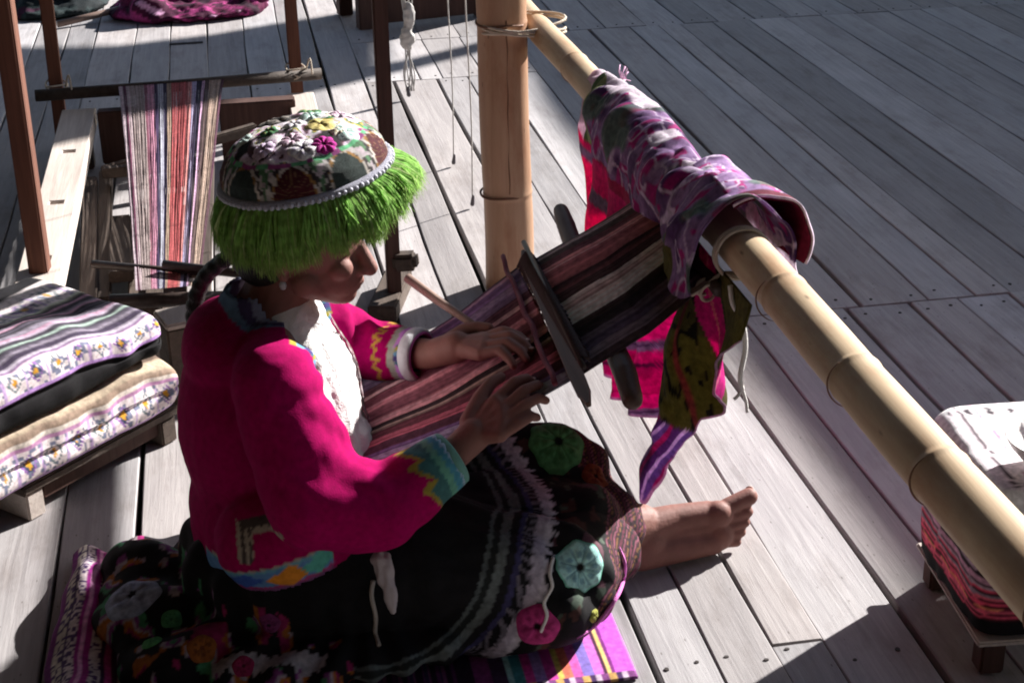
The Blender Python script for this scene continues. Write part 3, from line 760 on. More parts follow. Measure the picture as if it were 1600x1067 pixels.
def drape_col(u, v):
    y = 3.16+(2.20-3.16)*u
    L = np.interp(-y, -YK, LK); Rr = np.interp(-y, -YK, RK); rad = np.interp(-y, -YK, RR)
    s = v*(Rr+math.pi*rad+L); dl = s-Rr-math.pi*rad
    c = flowers(y, s)
    c = np.where((y > 3.03)[:, None], bands(y*1.0, [(0, S(150, 160, 110)), (3.08, S(90, 115, 70)), (3.11, S(215, 190, 205))]), c)
    white = (dl < -.06) & (vnoise2(y*11, s*14, 21) > .60)
    c = np.where(white[:, None], np.array(S(226, 214, 226)), c)
    # hanging sheet: magenta with woven bands
    red = bands(dl+.10*(y-2.5), [(-9, S(168, 24, 80)), (.10, S(205, 20, 112)), (.16, S(120, 100, 124)), (.185, S(212, 18, 116)), (.25, S(206, 22, 112)), (.30, S(130, 112, 134)), (.325, S(214, 18, 116)), (.40, S(120, 50, 90)), (.415, S(205, 20, 104)), (.44, S(120, 34, 76)), (.455, S(200, 20, 100)), (.49, S(130, 36, 84))])
    c = np.where(((dl > .05+.05*vnoise2(y*9, y*0, 3)) & (y > 2.40))[:, None], red, c)
    ol = np.where(((vnoise2(y*50, dl*30, 5) > .7) & (np.abs(y-2.375) < .03))[:, None], np.array(S(28, 24, 16)), np.array(S(92, 88, 44)))
    c = np.where(((dl > .02) & (y <= 2.40) & (y > 2.30))[:, None], ol, c)
    edge = (s < .010)
    return np.where(edge[:, None], np.array(S(225, 205, 225)), c)
surf('cloth', drape_fn, 240, 170, MAT['thinwool'], drape, drape_col, .004)
# second layer: narrow tail with olive and magenta strips, hanging from under the rail
TY = np.array([2.07, 2.10, 2.13, 2.155, 2.18, 2.21, 2.25, 2.29, 2.33, 2.37, 2.40, 2.43, 2.46, 2.49, 2.56, 2.66, 2.78])
TB = np.array([.565, .535, .505, .475, .43, .40, .36, .335, .25, .15, .105, .10, .15, .235, .225, .205, .20])
def tail_fn(u, v):
    y = 2.07+.71*u; zb = np.interp(y, TY, TB); zt = .625+.01*u
    z = zt+(zb-zt)*v
    f = np.clip((zt-z)/.22, 0, 1)
    x = .722-.012*u+.034*np.sin(y*44+2.2*np.sin(y*7)+z*9)*f+.03*(vnoise2(y*17, z*8, 6)-.5)*f+.012*(vnoise2(y*45, z*30, 9)-.5)*f-.02*f
    return np.column_stack([x, y+.020*np.sin(z*24+y*9+1)*f, z])
def tail_col(u, v):
    y = 2.07+.71*u; zb = np.interp(y, TY, TB); z = .625+(zb-.625)*v
    c = np.tile(np.array(S(92, 86, 44)), (len(u), 1)).astype(float)
    c = np.where(((vnoise2(y*95, z*62, 5) > .68) & (y > 2.26))[:, None], np.array(S(30, 26, 18)), c)
    c = np.where((np.abs(y-2.30) < .004)[:, None], np.array(S(120, 60, 60)), c)
    q = y-.55*(z-.55)                       # magenta strip runs slantwise
    c = np.where((np.abs(q-2.232) < .046)[:, None], np.array(S(206, 30, 136)), c)
    c = np.where((np.abs(q-2.232) < .004)[:, None], np.array(S(226, 130, 150)), c)
    c = np.where((np.abs(q-2.187) < .006)[:, None], np.array(S(60, 70, 40)), c)
    t = .62-z+.42*(2.6-y)                   # woven bands slanting across the wide part
    wide = bands(np.mod(t, .115), [(0, S(206, 30, 140)), (.030, S(176, 24, 116)), (.034, S(212, 34, 146)), (.060, S(140, 120, 146)), (.066, S(96, 66, 104)), (.070, S(146, 126, 152)), (.078, S(204, 30, 138)), (.098, S(116, 40, 96)), (.104, S(190, 30, 130))])
    c = np.where((y > 2.395)[:, None], wide, c)
    pur = bands(np.mod(y*26+z*12, 1), [(0, S(104, 60, 122)), (.35, S(170, 44, 116)), (.6, S(120, 90, 150)), (.85, S(206, 176, 212))])
    c = np.where(((z < .30+.10*(2.36-y)/.1*(y < 2.36)*0) & (y < 2.47))[:, None], pur, c)
    return np.where((v > .985)[:, None], np.array(S(190, 150, 180)), c)
surf('tail', tail_fn, 170, 120, MAT['thinwool'], drape, tail_col, .004)
# turned flap at the near end with its pale hem
def flap_fn(u, v):
    y = 2.44-.24*u; a = -.35+v*2.2
    rad = .070+.012*u+.012*np.sin(u*6+v*4)+.010*(vnoise2(u*5, v*6, 3)-.5)
    return np.column_stack([RAILX+.012+rad*np.cos(a)*(1.0+.15*u), y+.04*np.sin(a)-.02*v, RAILZ+.006+rad*np.sin(a)*.95])
def flap_col(u, v):
    c = flowers(u*.24+3, v*.18, 5, 30)
    c = np.where((u > .93)[:, None], np.array(S(96, 20, 46)), c)
    return np.where(((v < .025) | (u > .985))[:, None], np.array(S(232, 210, 228)), c)
surf('flap', flap_fn, 60, 50, MAT['wool'], drape, flap_col, .004)
def lining_fn(u, v):
    p = flap_fn(u, v); d = p-np.array([RAILX+.012, 0, RAILZ+.006]); d[:, 1] = 0; d /= np.linalg.norm(d, axis=1)[:, None]
    return p-d*.0045
surf('lining', lining_fn, 40, 34, MAT['wool'], drape, lambda u, v: np.tile(np.array(S(104, 18, 48)), (len(u), 1)), .002)
def rand_fringe(name, base_pts, dirv, n, ln, mat, parent, rad=.0012):
    V = []; F = []
    for i in range(n):
        b = np.array(base_pts[i % len(base_pts)]); d = np.array(dirv)+rng.normal(0, .5, 3); d /= np.linalg.norm(d)
        v, f = tube_vf([b, b+d*ln*.5+rng.normal(0, .003, 3), b+d*ln*random.uniform(.8, 1.2)], rad, 5, len(V)); V += v; F += f
    return tag(link(name, pymesh(name, V, F), mat, parent), kind='stuff')
rand_fringe('tassel', [(RAILX+.02, 3.06, RAILZ+.055), (RAILX+.025, 3.04, RAILZ+.055)], (.5, .2, 1), 9, .025, plain('pink_yarn', (.75, .45, .66)), drape)
# loose white cord hanging from the rail
cordm = plain('white_cotton_cord', (.74, .72, .70), bscale=500, bump=.5)
dc = empty('loose_cord', (RAILX, 2.14, .45)); tag(dc, 'frayed white cord dangling below the bamboo rail', 'cord')
tube('cord', smooth_path([(.715, 2.15, .625), (.716, 2.135, .60), (.728, 2.125, .575), (.735, 2.125, .53), (.730, 2.128, .48), (.735, 2.13, .455)]), .0042, cordm, dc, n=7)
tube('cord', smooth_path([(.735, 2.13, .457), (.728, 2.13, .445), (.722, 2.13, .440)]), .0028, cordm, dc, n=6)
tube('cord', smooth_path([(.735, 2.13, .457), (.742, 2.13, .435), (.745, 2.13, .415)]), .0026, cordm, dc, n=6)

# ================================================================== BACKSTRAP LOOM
wl = empty('backstrap_loom', (.45, 2.4, .47)); tag(wl, 'striped weaving on a backstrap loom stretched from the weaver to the rail', 'loom')
def WZ(x): return .34+.514*(x-.2)
def near_y(x): return np.interp(x, [.12, .2, .33, .49, .60, .70, .73], [2.28, 2.265, 2.215, 2.185, 2.195, 2.245, 2.27])
def far_y(x): return np.interp(x, [.12, .2, .33, .49, .60, .70, .73], [2.58, 2.60, 2.63, 2.655, 2.64, 2.645, 2.64])
LOW = [(0, S(96, 120, 150)), (.05, S(70, 60, 110)), (.08, S(60, 30, 52)), (.15, S(128, 52, 78)), (.22, S(70, 24, 42)), (.30, S(105, 96, 90)), (.335, S(30, 20, 26)), (.375, S(150, 96, 110)), (.43, S(95, 46, 66)), (.52, S(150, 84, 104)),
       (.57, S(90, 36, 58)), (.64, S(160, 118, 130)), (.67, S(66, 34, 52)), (.73, S(78, 62, 100)), (.80, S(92, 82, 116)), (.86, S(80, 60, 110)), (.93, S(112, 96, 128)), (.97, S(70, 60, 84))]
UPP = [(0, S(60, 50, 60)), (.04, S(92, 88, 110)), (.10, S(58, 54, 84)), (.17, S(70, 66, 88)), (.22, S(30, 28, 38)), (.29, S(42, 34, 40)), (.33, S(176, 164, 168)), (.43, S(132, 118, 124)), (.47, S(156, 144, 148)), (.50, S(46, 30, 38)), (.57, S(70, 34, 46)), (.60, S(40, 22, 32)),
       (.64, S(125, 66, 82)), (.72, S(104, 52, 70)), (.78, S(150, 96, 112)), (.83, S(70, 40, 58)), (.88, S(58, 56, 66)), (.93, S(128, 120, 140)), (.97, S(76, 72, 84))]
def weave_surf(name, x0, x1, stops, seed, nu, sagk):
    def fn(u, v):
        x = x0+(x1-x0)*u; y = near_y(x)+(far_y(x)-near_y(x))*v
        z = WZ(x)+.004*np.sin(v*9+x*5)+.006*(vnoise2(v*8, x*14, seed)-.5)-sagk*np.sin(math.pi*u)+.012*(v-.5)
        curl = np.clip((v-.93)/.07, 0, 1)+np.clip((.05-v)/.05, 0, 1)
        return np.column_stack([x, y, z-.006*curl+.0010*np.cos(v*140*2*math.pi)])
    def cf(u, v):
        c = bands(v+.004*(vnoise2(u*14, v*60, 2)-.5), stops)
        fine = .55+.75*hash2(np.floor(v*140), np.floor(v*0), seed)
        c = c*fine[:, None]; g = c.mean(axis=1, keepdims=True); c = .68*c+.32*g
        return np.clip(c*np.array([2.75, 2.35, 2.2])+.008, 0, .7)
    return surf(name, fn, nu, 421, MAT['wool'], wl, cf, .003)
weave_surf('woven_cloth', .125, .475, LOW, 3, 90, .012)
weave_surf('warp', .478, .725, UPP, 6, 70, -.004)
# heddle bundle: rod with looped threads, red yarn at its foot
def on(x, y, off): return (x, y, WZ(x)+off)
hed = tube('heddle_rod', [on(.489, 2.165, .015), on(.492, 2.45, .016), on(.497, 2.70, .018)], .005, MAT['tool'], wl, n=12)
V = []; F = []
for i in range(150):
    v = i/149; y = 2.19+.46*v
    a = random.uniform(-.006, .006)
    vv, ff = tube_vf([on(.477+a*.5, y, .003), on(.482, y+.001, .013), on(.491, y, .021), on(.501, y, .013), on(.506+a*.5, y, .003)], .0023, 5, len(V)); V += vv; F += ff
tag(link('heddle_loops', pymesh('heddle_loops', V, F), plain('dark_heddle_thread', (.045, .026, .026)), wl), kind='stuff')
tube('red_shed_cord', [on(.446+.012*i/20+.0015*math.sin(i), 2.175+.535*i/20, .008+.003*math.sin(i*1.7)) for i in range(21)], .0048, plain('dull_red_yarn', (.17, .028, .05), bscale=500, bump=.6), wl, n=7)
MAT['swordwood'] = wood('reddish_hardwood', (.06, .032, .026), (.15, .088, .07), axis=1, bump=.15, rough=.5)
# sword: flat hardwood beater, tapered ends
def sword():
    bm = box_mesh((.024, .64, .009), 0)
    bmesh.ops.subdivide_edges(bm, edges=[e for e in bm.edges if abs(e.verts[0].co.y-e.verts[1].co.y) > .1], cuts=14)
    for v in bm.verts:
        t = abs(v.co.y)/.32; v.co.x *= (1-.75*max(0, (t-.80)/.2)**2)
    bmesh.ops.bevel(bm, geom=bm.edges[:], offset=.0012, segments=1, affect='EDGES')
    m = Matrix.Translation(on(.483, 2.372, .010)) @ Matrix.Rotation(-.035, 4, 'Z') @ Matrix.Rotation(-.40, 4, 'Y')
    bmesh.ops.transform(bm, matrix=m, verts=bm.verts)
    return link('sword', bm_mesh('sword', bm), MAT['swordwood'], wl, smooth=False)
sword()
# shed rod under the warp, its ends showing on both sides
bm = bmesh.new(); chain(bm, [(.548, 2.09, .478), (.552, 2.15, .492), (.566, 2.45, .505), (.584, 2.74, .525), (.588, 2.80, .530)], [.017, .019, .017, .018, .015])
link('shed_rod', remesh(bm, .005, 2), MAT['swordwood'], wl)
tube('end_bar', [(.715, 2.20, .598), (.718, 2.66, .602)], .013, MAT['tool'], wl, n=12)
# cords from the end bar up to the rail
for k in range(3):
    yk = 2.235-.007*k
    tube('tie_cord', smooth_path([(.66, yk+.03, .560), (.69, yk+.01, .585), (.722, yk-.01, .612+.004*k), (.742, yk-.02, .618)]), .0032, MAT['twine'], wl, n=7)
V, F = tube_vf([(RAILX+.0425*math.cos(t), 2.19+.012*t/6, RAILZ+.0425*math.sin(t)) for t in np.linspace(0, 4*math.pi, 60)], .003, 6)
link('tie_wrap', pymesh('tie_wrap', V, F), MAT['twine'], wl)
for (ya, yb, z) in ((2.21, 2.26, .585), (2.60, 2.66, .598)):
    tube('tie_knot', [(.705+.014*math.cos(t*2.2), ya+(yb-ya)*t/6, z+.016*math.sin(t*2.2)) for t in np.linspace(0, 6, 40)], .003, MAT['twine'], wl, n=6)
# backstrap passing round her hips
# pick-up stick in her far hand
tag(tube('pickup_stick', [(.268, 2.60, .500), (.31, 2.54, .480), (.375, 2.455, .452)], [.0085, .008, .006], MAT['stick'], n=10), 'slim brown pick-up stick held over the weaving', 'stick')

# ================================================================== WEAVER
person = empty('person', (0, 2.36, 0)); tag(person, 'weaver in a magenta jacket and green-fringed hat, seated weaving on a patterned cloth', 'person')

# ---- body, one continuous surface
bm = bmesh.new()
HP = .35                                                # head bowed forward
ell(bm, (.082, 2.385, .678), (.088, .073, .104), (0, HP, 0), 32)
ell(bm, (.118, 2.385, .622), (.058, .056, .052), (0, HP, 0))
capsule(bm, (.146, 2.385, .588), (.140, 2.385, .590), .022, .024)          # chin
capsule(bm, (.100, 2.335, .615), (.140, 2.372, .590), .026, .020)          # jaw lines
capsule(bm, (.100, 2.435, .615), (.140, 2.398, .590), .026, .020)
capsule(bm, (.166, 2.386, .672), (.187, 2.386, .634), .010, .0135)         # nose
for s in (-1, 1):
    capsule(bm, (.178, 2.386+.010*s, .631), (.172, 2.386+.012*s, .631), .0085, .0085)
    capsule(bm, (.171, 2.386, .6105), (.164, 2.386+.021*s, .6085), .0085, .005)   # upper lip
    capsule(bm, (.166, 2.386, .600), (.160, 2.386+.018*s, .6005), .0085, .005)    # lower lip
    ell(bm, (.148, 2.386+.034*s, .640), (.022, .022, .02))                    # cheek
    ell(bm, (.152, 2.386+.030*s, .672), (.013, .016, .011))                   # eyelid
    capsule(bm, (.158, 2.386+.012*s, .690), (.148, 2.386+.046*s, .692), .009, .008)
    ell(bm, (.070, 2.386+.074*s, .655), (.018, .010, .030), (0, .2, 0))       # ear
    capsule(bm, (.070, 2.386+.077*s, .632), (.072, 2.386+.077*s, .628), .008, .008)
HPIV = Vector((.06, 2.385, .62)); HM = Matrix.Translation(HPIV+Vector((.004, 0, .008))) @ Matrix.Rotation(-.40, 4, 'Z') @ Matrix.Rotation(.10, 4, 'Y') @ Matrix.Translation(-HPIV)
for v in bm.verts: v.co = HM @ v.co                                            # bowed and turned towards the near hand
capsule(bm, (.005, 2.385, .53), (.062, 2.385, .625), .055, .050)               # neck
ell(bm, (-.01, 2.36, .13), (.12, .155, .10))
ell(bm, (-.01, 2.38, .36), (.095, .14, .19))
capsule(bm, (.015, 2.25, .51), (.015, 2.51, .51), .045, .045)
# near arm and hand
NSH, NEL, NWR = (.02, 2.22, .51), (.078, 2.115, .318), (.272, 2.163, .366)
chain(bm, [NSH, NEL, NWR], [.046, .040, .026])
def hand(wr, palm, knuckles, fingers, thumb):
    capsule(bm, wr, palm, .025, .027)
    for k, (b, js) in enumerate(zip(knuckles, fingers)):
        capsule(bm, palm, b, .0175, .0125)
        chain(bm, [b]+js, [.0102, .0092, .0082, .0072][:len(js)+1])
    for i in range(len(knuckles)-1): capsule(bm, knuckles[i], knuckles[i+1], .0125, .0125)
    chain(bm, thumb, [.015, .0125, .0105, .0088][:len(thumb)])
hand(NWR, (.318, 2.182, .396),
     [(.358, 2.212, .436), (.365, 2.191, .430), (.363, 2.170, .420), (.354, 2.152, .407)],
     [[(.392, 2.231, .457), (.413, 2.240, .457), (.424, 2.243, .447)], [(.403, 2.206, .453), (.426, 2.217, .455), (.438, 2.221, .445)],
      [(.401, 2.182, .440), (.424, 2.193, .444), (.436, 2.199, .435)], [(.386, 2.158, .421), (.406, 2.168, .426), (.417, 2.175, .419)]],
     [(.312, 2.200, .410), (.336, 2.232, .434), (.358, 2.254, .448), (.376, 2.264, .451)])
# far arm and hand
FSH, FEL, FWR = (.07, 2.535, .495), (.165, 2.600, .372), (.288, 2.470, .408)
chain(bm, [FSH, FEL, FWR], [.046, .038, .026])
hand(FWR, (.330, 2.428, .436),
     [(.372, 2.418, .452), (.374, 2.398, .456), (.370, 2.379, .455), (.360, 2.363, .449)],
     [[(.404, 2.398, .472), (.426, 2.376, .470), (.437, 2.360, .463)], [(.410, 2.372, .474), (.430, 2.346, .469), (.438, 2.330, .461)],
      [(.403, 2.352, .471), (.420, 2.325, .465), (.426, 2.310, .457)], [(.388, 2.340, .463), (.400, 2.318, .456), (.404, 2.305, .450)]],
     [(.322, 2.450, .440), (.346, 2.462, .450), (.370, 2.458, .456), (.388, 2.446, .458)])
# legs: near leg drawn up, bare foot reaching under the rail; far leg folded
chain(bm, [(.03, 2.27, .11), (.450, 2.185, .115), (.560, 2.33, .100), (.635, 2.365, .085)], [.085, .050, .048, .040])
chain(bm, [(.03, 2.45, .11), (.485, 2.46, .175), (.42, 2.40, .06)], [.085, .050, .04])
# the foot lies on its outer edge, sole turned to the near side, big toe uppermost
ell(bm, (0.638, 2.352, 0.050), (.048, .034, .047), (0, 0, .1))                      # heel
chain(bm, [(0.641, 2.362, 0.078), (0.701, 2.378, 0.082), (0.771, 2.390, 0.078)], [.036, .027, .024])   # instep, upper edge
chain(bm, [(0.636, 2.350, 0.038), (0.706, 2.362, 0.033), (0.776, 2.374, 0.028)], [.034, .029, .024])    # outer edge on the floor
chain(bm, [(0.646, 2.368, 0.058), (0.776, 2.392, 0.054)], [.034, .027])
ell(bm, (0.786, 2.384, 0.078), (.030, .024, .026)); ell(bm, (0.786, 2.378, 0.036), (.030, .022, .030))   # ball
TOES = [((0.808, 2.392, 0.088), (0.852, 2.404, 0.096), .0165), ((0.812, 2.388, 0.066), (0.848, 2.396, 0.069), .0108), ((0.812, 2.384, 0.050), (0.842, 2.391, 0.051), .0102), ((0.808, 2.380, 0.035), (0.834, 2.386, 0.034), .0096), ((0.802, 2.376, 0.021), (0.824, 2.380, 0.018), .0094)]
for a, b, r in TOES: capsule(bm, a, b, r*.95, r)
me = remesh(bm, .0033, 2)
body = link('body', me, MAT['skin'], person)
for a, b, r in TOES[:3]:
    ob = bmesh.new(); ell(ob, (b[0]+.004, b[1]+r*.8, b[2]+r*.3), (r*.55, .0022, r*.6), n=10)
    link('toenail', bm_mesh('toenail', ob), MAT['nail_plate'], person)
for p_ in ((.424, 2.243, .4540), (.438, 2.221, .4520), (.437, 2.358, .470), (.439, 2.328, .468)):
    ob = bmesh.new(); ell(ob, p_, (.0055, .0048, .0016), n=10); link('fingernail', bm_mesh('fingernail', ob), MAT['nail_plate'], person)

# ---- hair and braid
bm = bmesh.new(); ell(bm, (.052, 2.385, .695), (.088, .082, .088)); ell(bm, (.020, 2.385, .655), (.055, .066, .06))
hair = link('hair', remesh(bm, .006, 3), MAT['hair'], person)
bm = bmesh.new()
bp = smooth_path([(.0, 2.42, .66), (-.035, 2.45, .625), (-.075, 2.475, .585), (-.097, 2.485, .54), (-.104, 2.49, .49), (-.10, 2.49, .44)], 5)
for i, q in enumerate(bp):
    s = .006*(1 if i % 2 else -1); ell(bm, (q[0]+s*.3, q[1]+s, q[2]), (.0145, .0145, .015), n=12)
link('braid', remesh(bm, .0045, 1), MAT['hair'], hair)
link('ear_pendant', bm_mesh('ear_pendant', (lambda b: (ell(b, HM @ Vector((.072, 2.306, .616)), (.006, .005, .008), n=10), b)[1])(bmesh.new())), MAT['metal'], person)

# ---- blouse under the jacket
bm = bmesh.new()
ell(bm, (.040, 2.385, .37), (.118, .140, .19)); capsule(bm, (.026, 2.380, .475), (.042, 2.385, .515), .092, .074); ell(bm, (.075, 2.38, .29), (.10, .13, .11))
me = remesh(bm, .006, 4); p = cos_of(me); n_ = nors_of(me)
set_cos(me, p+n_*(.005*vn(p*np.array([1, 1, .35]), 40)+.003*vn(p, 90))[:, None])
blouse = link('blouse', me, MAT['linen'], person)
# embroidered placket
plk = [(.105+.022*math.sin(t*2.2)*0+.012*t, 2.40-.01*t, .545-.20*t) for t in np.linspace(0, 1, 24)]
bv = bvh_of(me)
def on_surface(bv, q, off=.003, d=None):
    loc, nor, i, dist = bv.find_nearest(Vector(q)); return np.array(loc+nor*off), np.array(nor)
V = []; F = []; CC = []
for i, q in enumerate(plk):
    for s in (-.016, -.006, .006, .016):
        l, _ = on_surface(bv, (q[0]+.08, q[1]+s, q[2]), .003+.002*(abs(s) < .01)); V.append(l)
        CC.append(np.array(S(110, 70, 75)) if (i+int(abs(s) < .01)) % 3 else np.array(S(205, 195, 200)))
for i in range(len(plk)-1):
    for k in range(3): F.append((i*4+k, i*4+k+1, (i+1)*4+k+1, (i+1)*4+k))
me2 = pymesh('placket', V, F); paint(me2, np.array(CC)); link('placket', me2, MAT['embroidery'], blouse)

# ---- jacket: torso and sleeves, opened at the front, neck, cuffs and hem
bm = bmesh.new()
ell(bm, (-.010, 2.365, .20), (.130, .178, .17)); ell(bm, (-.018, 2.375, .36), (.126, .172, .20))
capsule(bm, (.018, 2.232, .502), (.045, 2.530, .498), .066, .064)
capsule(bm, (-.012, 2.38, .49), (.012, 2.38, .56), .098, .072)
ell(bm, (-.04, 2.38, .49), (.085, .13, .085))
NCF, FCF = (.276, 2.164, .367), (.266, 2.493, .399)
chain(bm, [(.018, 2.215, .498), (.060, 2.135, .335), (.16, 2.125, .318), NCF, (.300, 2.170, .378)], [.070, .078, .068, .046, .044])
capsule(bm, (.05, 2.18, .42), (.075, 2.15, .33), .07, .075)
chain(bm, [(.070, 2.535, .490), (.158, 2.585, .385), FCF, (.285, 2.472, .408)], [.066, .060, .046, .046])
ell(bm, (.02, 2.21, .23), (.12, .085, .10))
me = remesh(bm, .0055, 5)
p = cos_of(me); n_ = nors_of(me)
# folds: gathers inside the elbow, long drags down the back, soft mottling
elb = np.exp(-((np.linalg.norm(p-np.array([.10, 2.13, .37]), axis=1))/.11)**2)
f1 = np.sin((p[:, 0]*.75+p[:, 2]*.95+p[:, 1]*.35)*95+3.2*vn(p, 12))*elb*.0065
f2 = np.sin((p[:, 1]*70+p[:, 0]*45)+4*vn(p, 9))*.0030*np.clip((.5-p[:, 2])/.3, 0, 1)
sh = np.exp(-((np.linalg.norm(p-np.array([.07, 2.23, .47]), axis=1))/.09)**2)
f3 = np.sin((p[:, 1]*.6+p[:, 2]*1.0-p[:, 0]*.5)*110+2*vn(p, 14))*sh*.006
fe = np.exp(-((np.linalg.norm(p-np.array([.15, 2.56, .42]), axis=1))/.09)**2)
f4 = np.sin((p[:, 0]+.3*p[:, 1])*120+2*vn(p, 10))*fe*.005
set_cos(me, p+n_*(f1*.5+f2*.6+f3*.6+f4+.003*vn(p, 14)+.0012*vn(p, 38))[:, None])
p = cos_of(me)
def hem_z(x): return .150+.30*(x+.1)
dn = np.array(NCF)-np.array((.16, 2.125, .318)); dn /= np.linalg.norm(dn)
df = np.array(FCF)-np.array((.150, 2.585, .385)); df /= np.linalg.norm(df)
cn = (p-np.array(NCF))@dn; cf_ = (p-np.array(FCF))@df
half = .045+.085*np.clip((p[:, 2]-.30)/.25, 0, 1)**1.1
front = (p[:, 0]-(-.02)) 
gap = np.abs(p[:, 1]-2.375)-half
infront = (p[:, 0] > .045+.3*np.clip(.40-p[:, 2], 0, 1)*0) & (np.abs(p[:, 1]-2.375) < .16)
dneck = np.hypot(p[:, 0]-(.030+.35*(p[:, 2]-.53)), p[:, 1]-2.385)
# painted trims (woven ribbon sewn on)
mag = np.array(S(148, 0, 78)); c = np.tile(mag, (len(p), 1)).astype(float)
hz = p[:, 2]-hem_z(p[:, 0])
tors = (cn < -.06) & (p[:, 1] < 2.40) & (p[:, 0] < .10)
hemb = (hz < .052) & (p[:, 0] > -.115) & (p[:, 0] < .085) & (p[:, 1] < 2.30)
xx = p[:, 0]; 
hc = bands(hz, [(-9, S(110, 70, 110)), (.008, S(150, 60, 110)), (.014, S(90, 130, 175)), (.044, S(96, 150, 165)), (.049, S(150, 150, 140))])
dia = (np.abs(xx-.015)/.040+np.abs(hz-.026)/.020) < 1
hc = np.where(dia[:, None], np.array(S(205, 130, 45)), hc)
hc = np.where(((np.abs(xx+.055)/.03+np.abs(hz-.028)/.018) < 1)[:, None], np.array(S(60, 90, 165)), hc)
hc = np.where(((np.abs(xx-.062)/.03+np.abs(hz-.030)/.02) < 1)[:, None], np.array(S(85, 165, 150)), hc)
c = np.where(hemb[:, None], hc, c)
pk = (xx > -.062) & (xx < .012) & (hz > .066) & (hz < .130) & (p[:, 1] < 2.25) & (cn < -.05)
lx, lz = (xx+.062)/.074, (hz-.066)/.064
step = ((lz > .68) & (lx < .95)) | ((lx < .34)) 
inner = ((lz > .80) & (lx > .1) & (lx < .8)) | ((lx > .08) & (lx < .16)) | ((lx > .24) & (lx < .30))
c = np.where((pk & step)[:, None], np.where(inner[:, None], np.array(S(70, 62, 60)), np.array(S(150, 140, 126))), c)
# cuffs and the slanting bands above them
def cuff(c, d, near):
    band = bands(d, [(-9, (0, 0, 0)), (-.030, S(95, 150, 130)), (-.018, S(70, 130, 150)), (-.006, S(150, 170, 190))])
    band2 = bands(d, [(-9, (0, 0, 0)), (-.030, S(150, 150, 140)), (-.018, S(180, 120, 190)), (-.007, S(210, 70, 170))])
    return np.where((d > -.030)[:, None], band if near else band2, c)
nm = (np.linalg.norm(p-np.array(NCF), axis=1) < .13); fm = (np.linalg.norm(p-np.array(FCF), axis=1) < .13) & (p[:, 1] > 2.42)
zig = np.abs(np.mod((p[:, 1]+p[:, 2]*.9)*22, 1)-.5)*.05
c = np.where((nm & (cn > -.050-zig) & (cn < -.030))[:, None], np.array(S(138, 124, 52)), c)
c = np.where((nm & (cn > -.042-zig*.8) & (cn < -.030))[:, None], np.array(S(60, 100, 100)), c)
c = np.where(nm[:, None], cuff(c, cn, True), c)
lp = np.abs(np.sin((p[:, 1]*.8+p[:, 2])*150))*.014
c = np.where((fm & (np.abs(cf_+.046+lp) < .0045))[:, None], np.array(S(168, 128, 56)), c)
c = np.where(fm[:, None], cuff(c, cf_, False), c)
# collar and front edges
ed = infront & (gap < .016)
c = np.where(ed[:, None], bands(p[:, 2]*30 % 1, [(0, S(70, 60, 110)), (.3, S(95, 140, 170)), (.6, S(150, 140, 60)), (.8, S(60, 100, 120))]), c)
colr = (dneck < .105) & (p[:, 2] > .53)
c = np.where(colr[:, None], bands(dneck, [(0, S(120, 125, 150)), (.088, S(64, 56, 88)), (.096, S(88, 112, 140))]), c)
paint(me, c)
bm = bmesh.new(); bm.from_mesh(me); bm.verts.ensure_lookup_table()
kill = ((cn > 0) & nm) | ((cf_ > 0) & fm) | (infront & (gap < 0) & (p[:, 2] > .17)) | ((dneck < .080) & (p[:, 2] > .525)) | (p[:, 2] > .60) | ((hz < 0) & ~nm)
bmesh.ops.delete(bm, geom=[v for v, k in zip(bm.verts, kill) if k], context='VERTS')
bm.to_mesh(me); bm.free()
jacket = link('jacket', me, MAT['felt'], person)
sm = jacket.modifiers.new('thickness', 'SOLIDIFY'); sm.thickness = .005; sm.offset = -1
# cuff rims
def ring(name, cpt, d, r, tr, mat, parent, colr=None):
    d = Vector(d); q = d.to_track_quat('Z', 'Y'); V, F = [], []
    n, m = 36, 8
    for i in range(n):
        a = 2*math.pi*i/n; rr = r*(1+.03*math.sin(3*a))
        for k in range(m):
            b = 2*math.pi*k/m
            V.append(Vector(cpt)+q @ Vector(((rr+tr*math.cos(b))*math.cos(a), (rr+tr*math.cos(b))*math.sin(a), tr*2.2*math.sin(b))))
    for i in range(n):
        for k in range(m): F.append((i*m+k, ((i+1) % n)*m+k, ((i+1) % n)*m+(k+1) % m, i*m+(k+1) % m))
    return link(name, pymesh(name, V, F), mat, parent)
ring('cuff', np.array(FCF)+df*.0, df, .043, .0055, plain('pale_blouse_cuff', (.50, .50, .53), var=.15, bump=.3), jacket)
ring('cuff_edge', np.array(FCF)+df*.006, df, .039, .0035, plain('purple_cuff_edge', (.42, .08, .30), var=.2), jacket)
ring('cuff', np.array(NCF)+dn*.0, dn, .042, .0035, plain('green_cuff', (.12, .30, .26), var=.25), jacket)

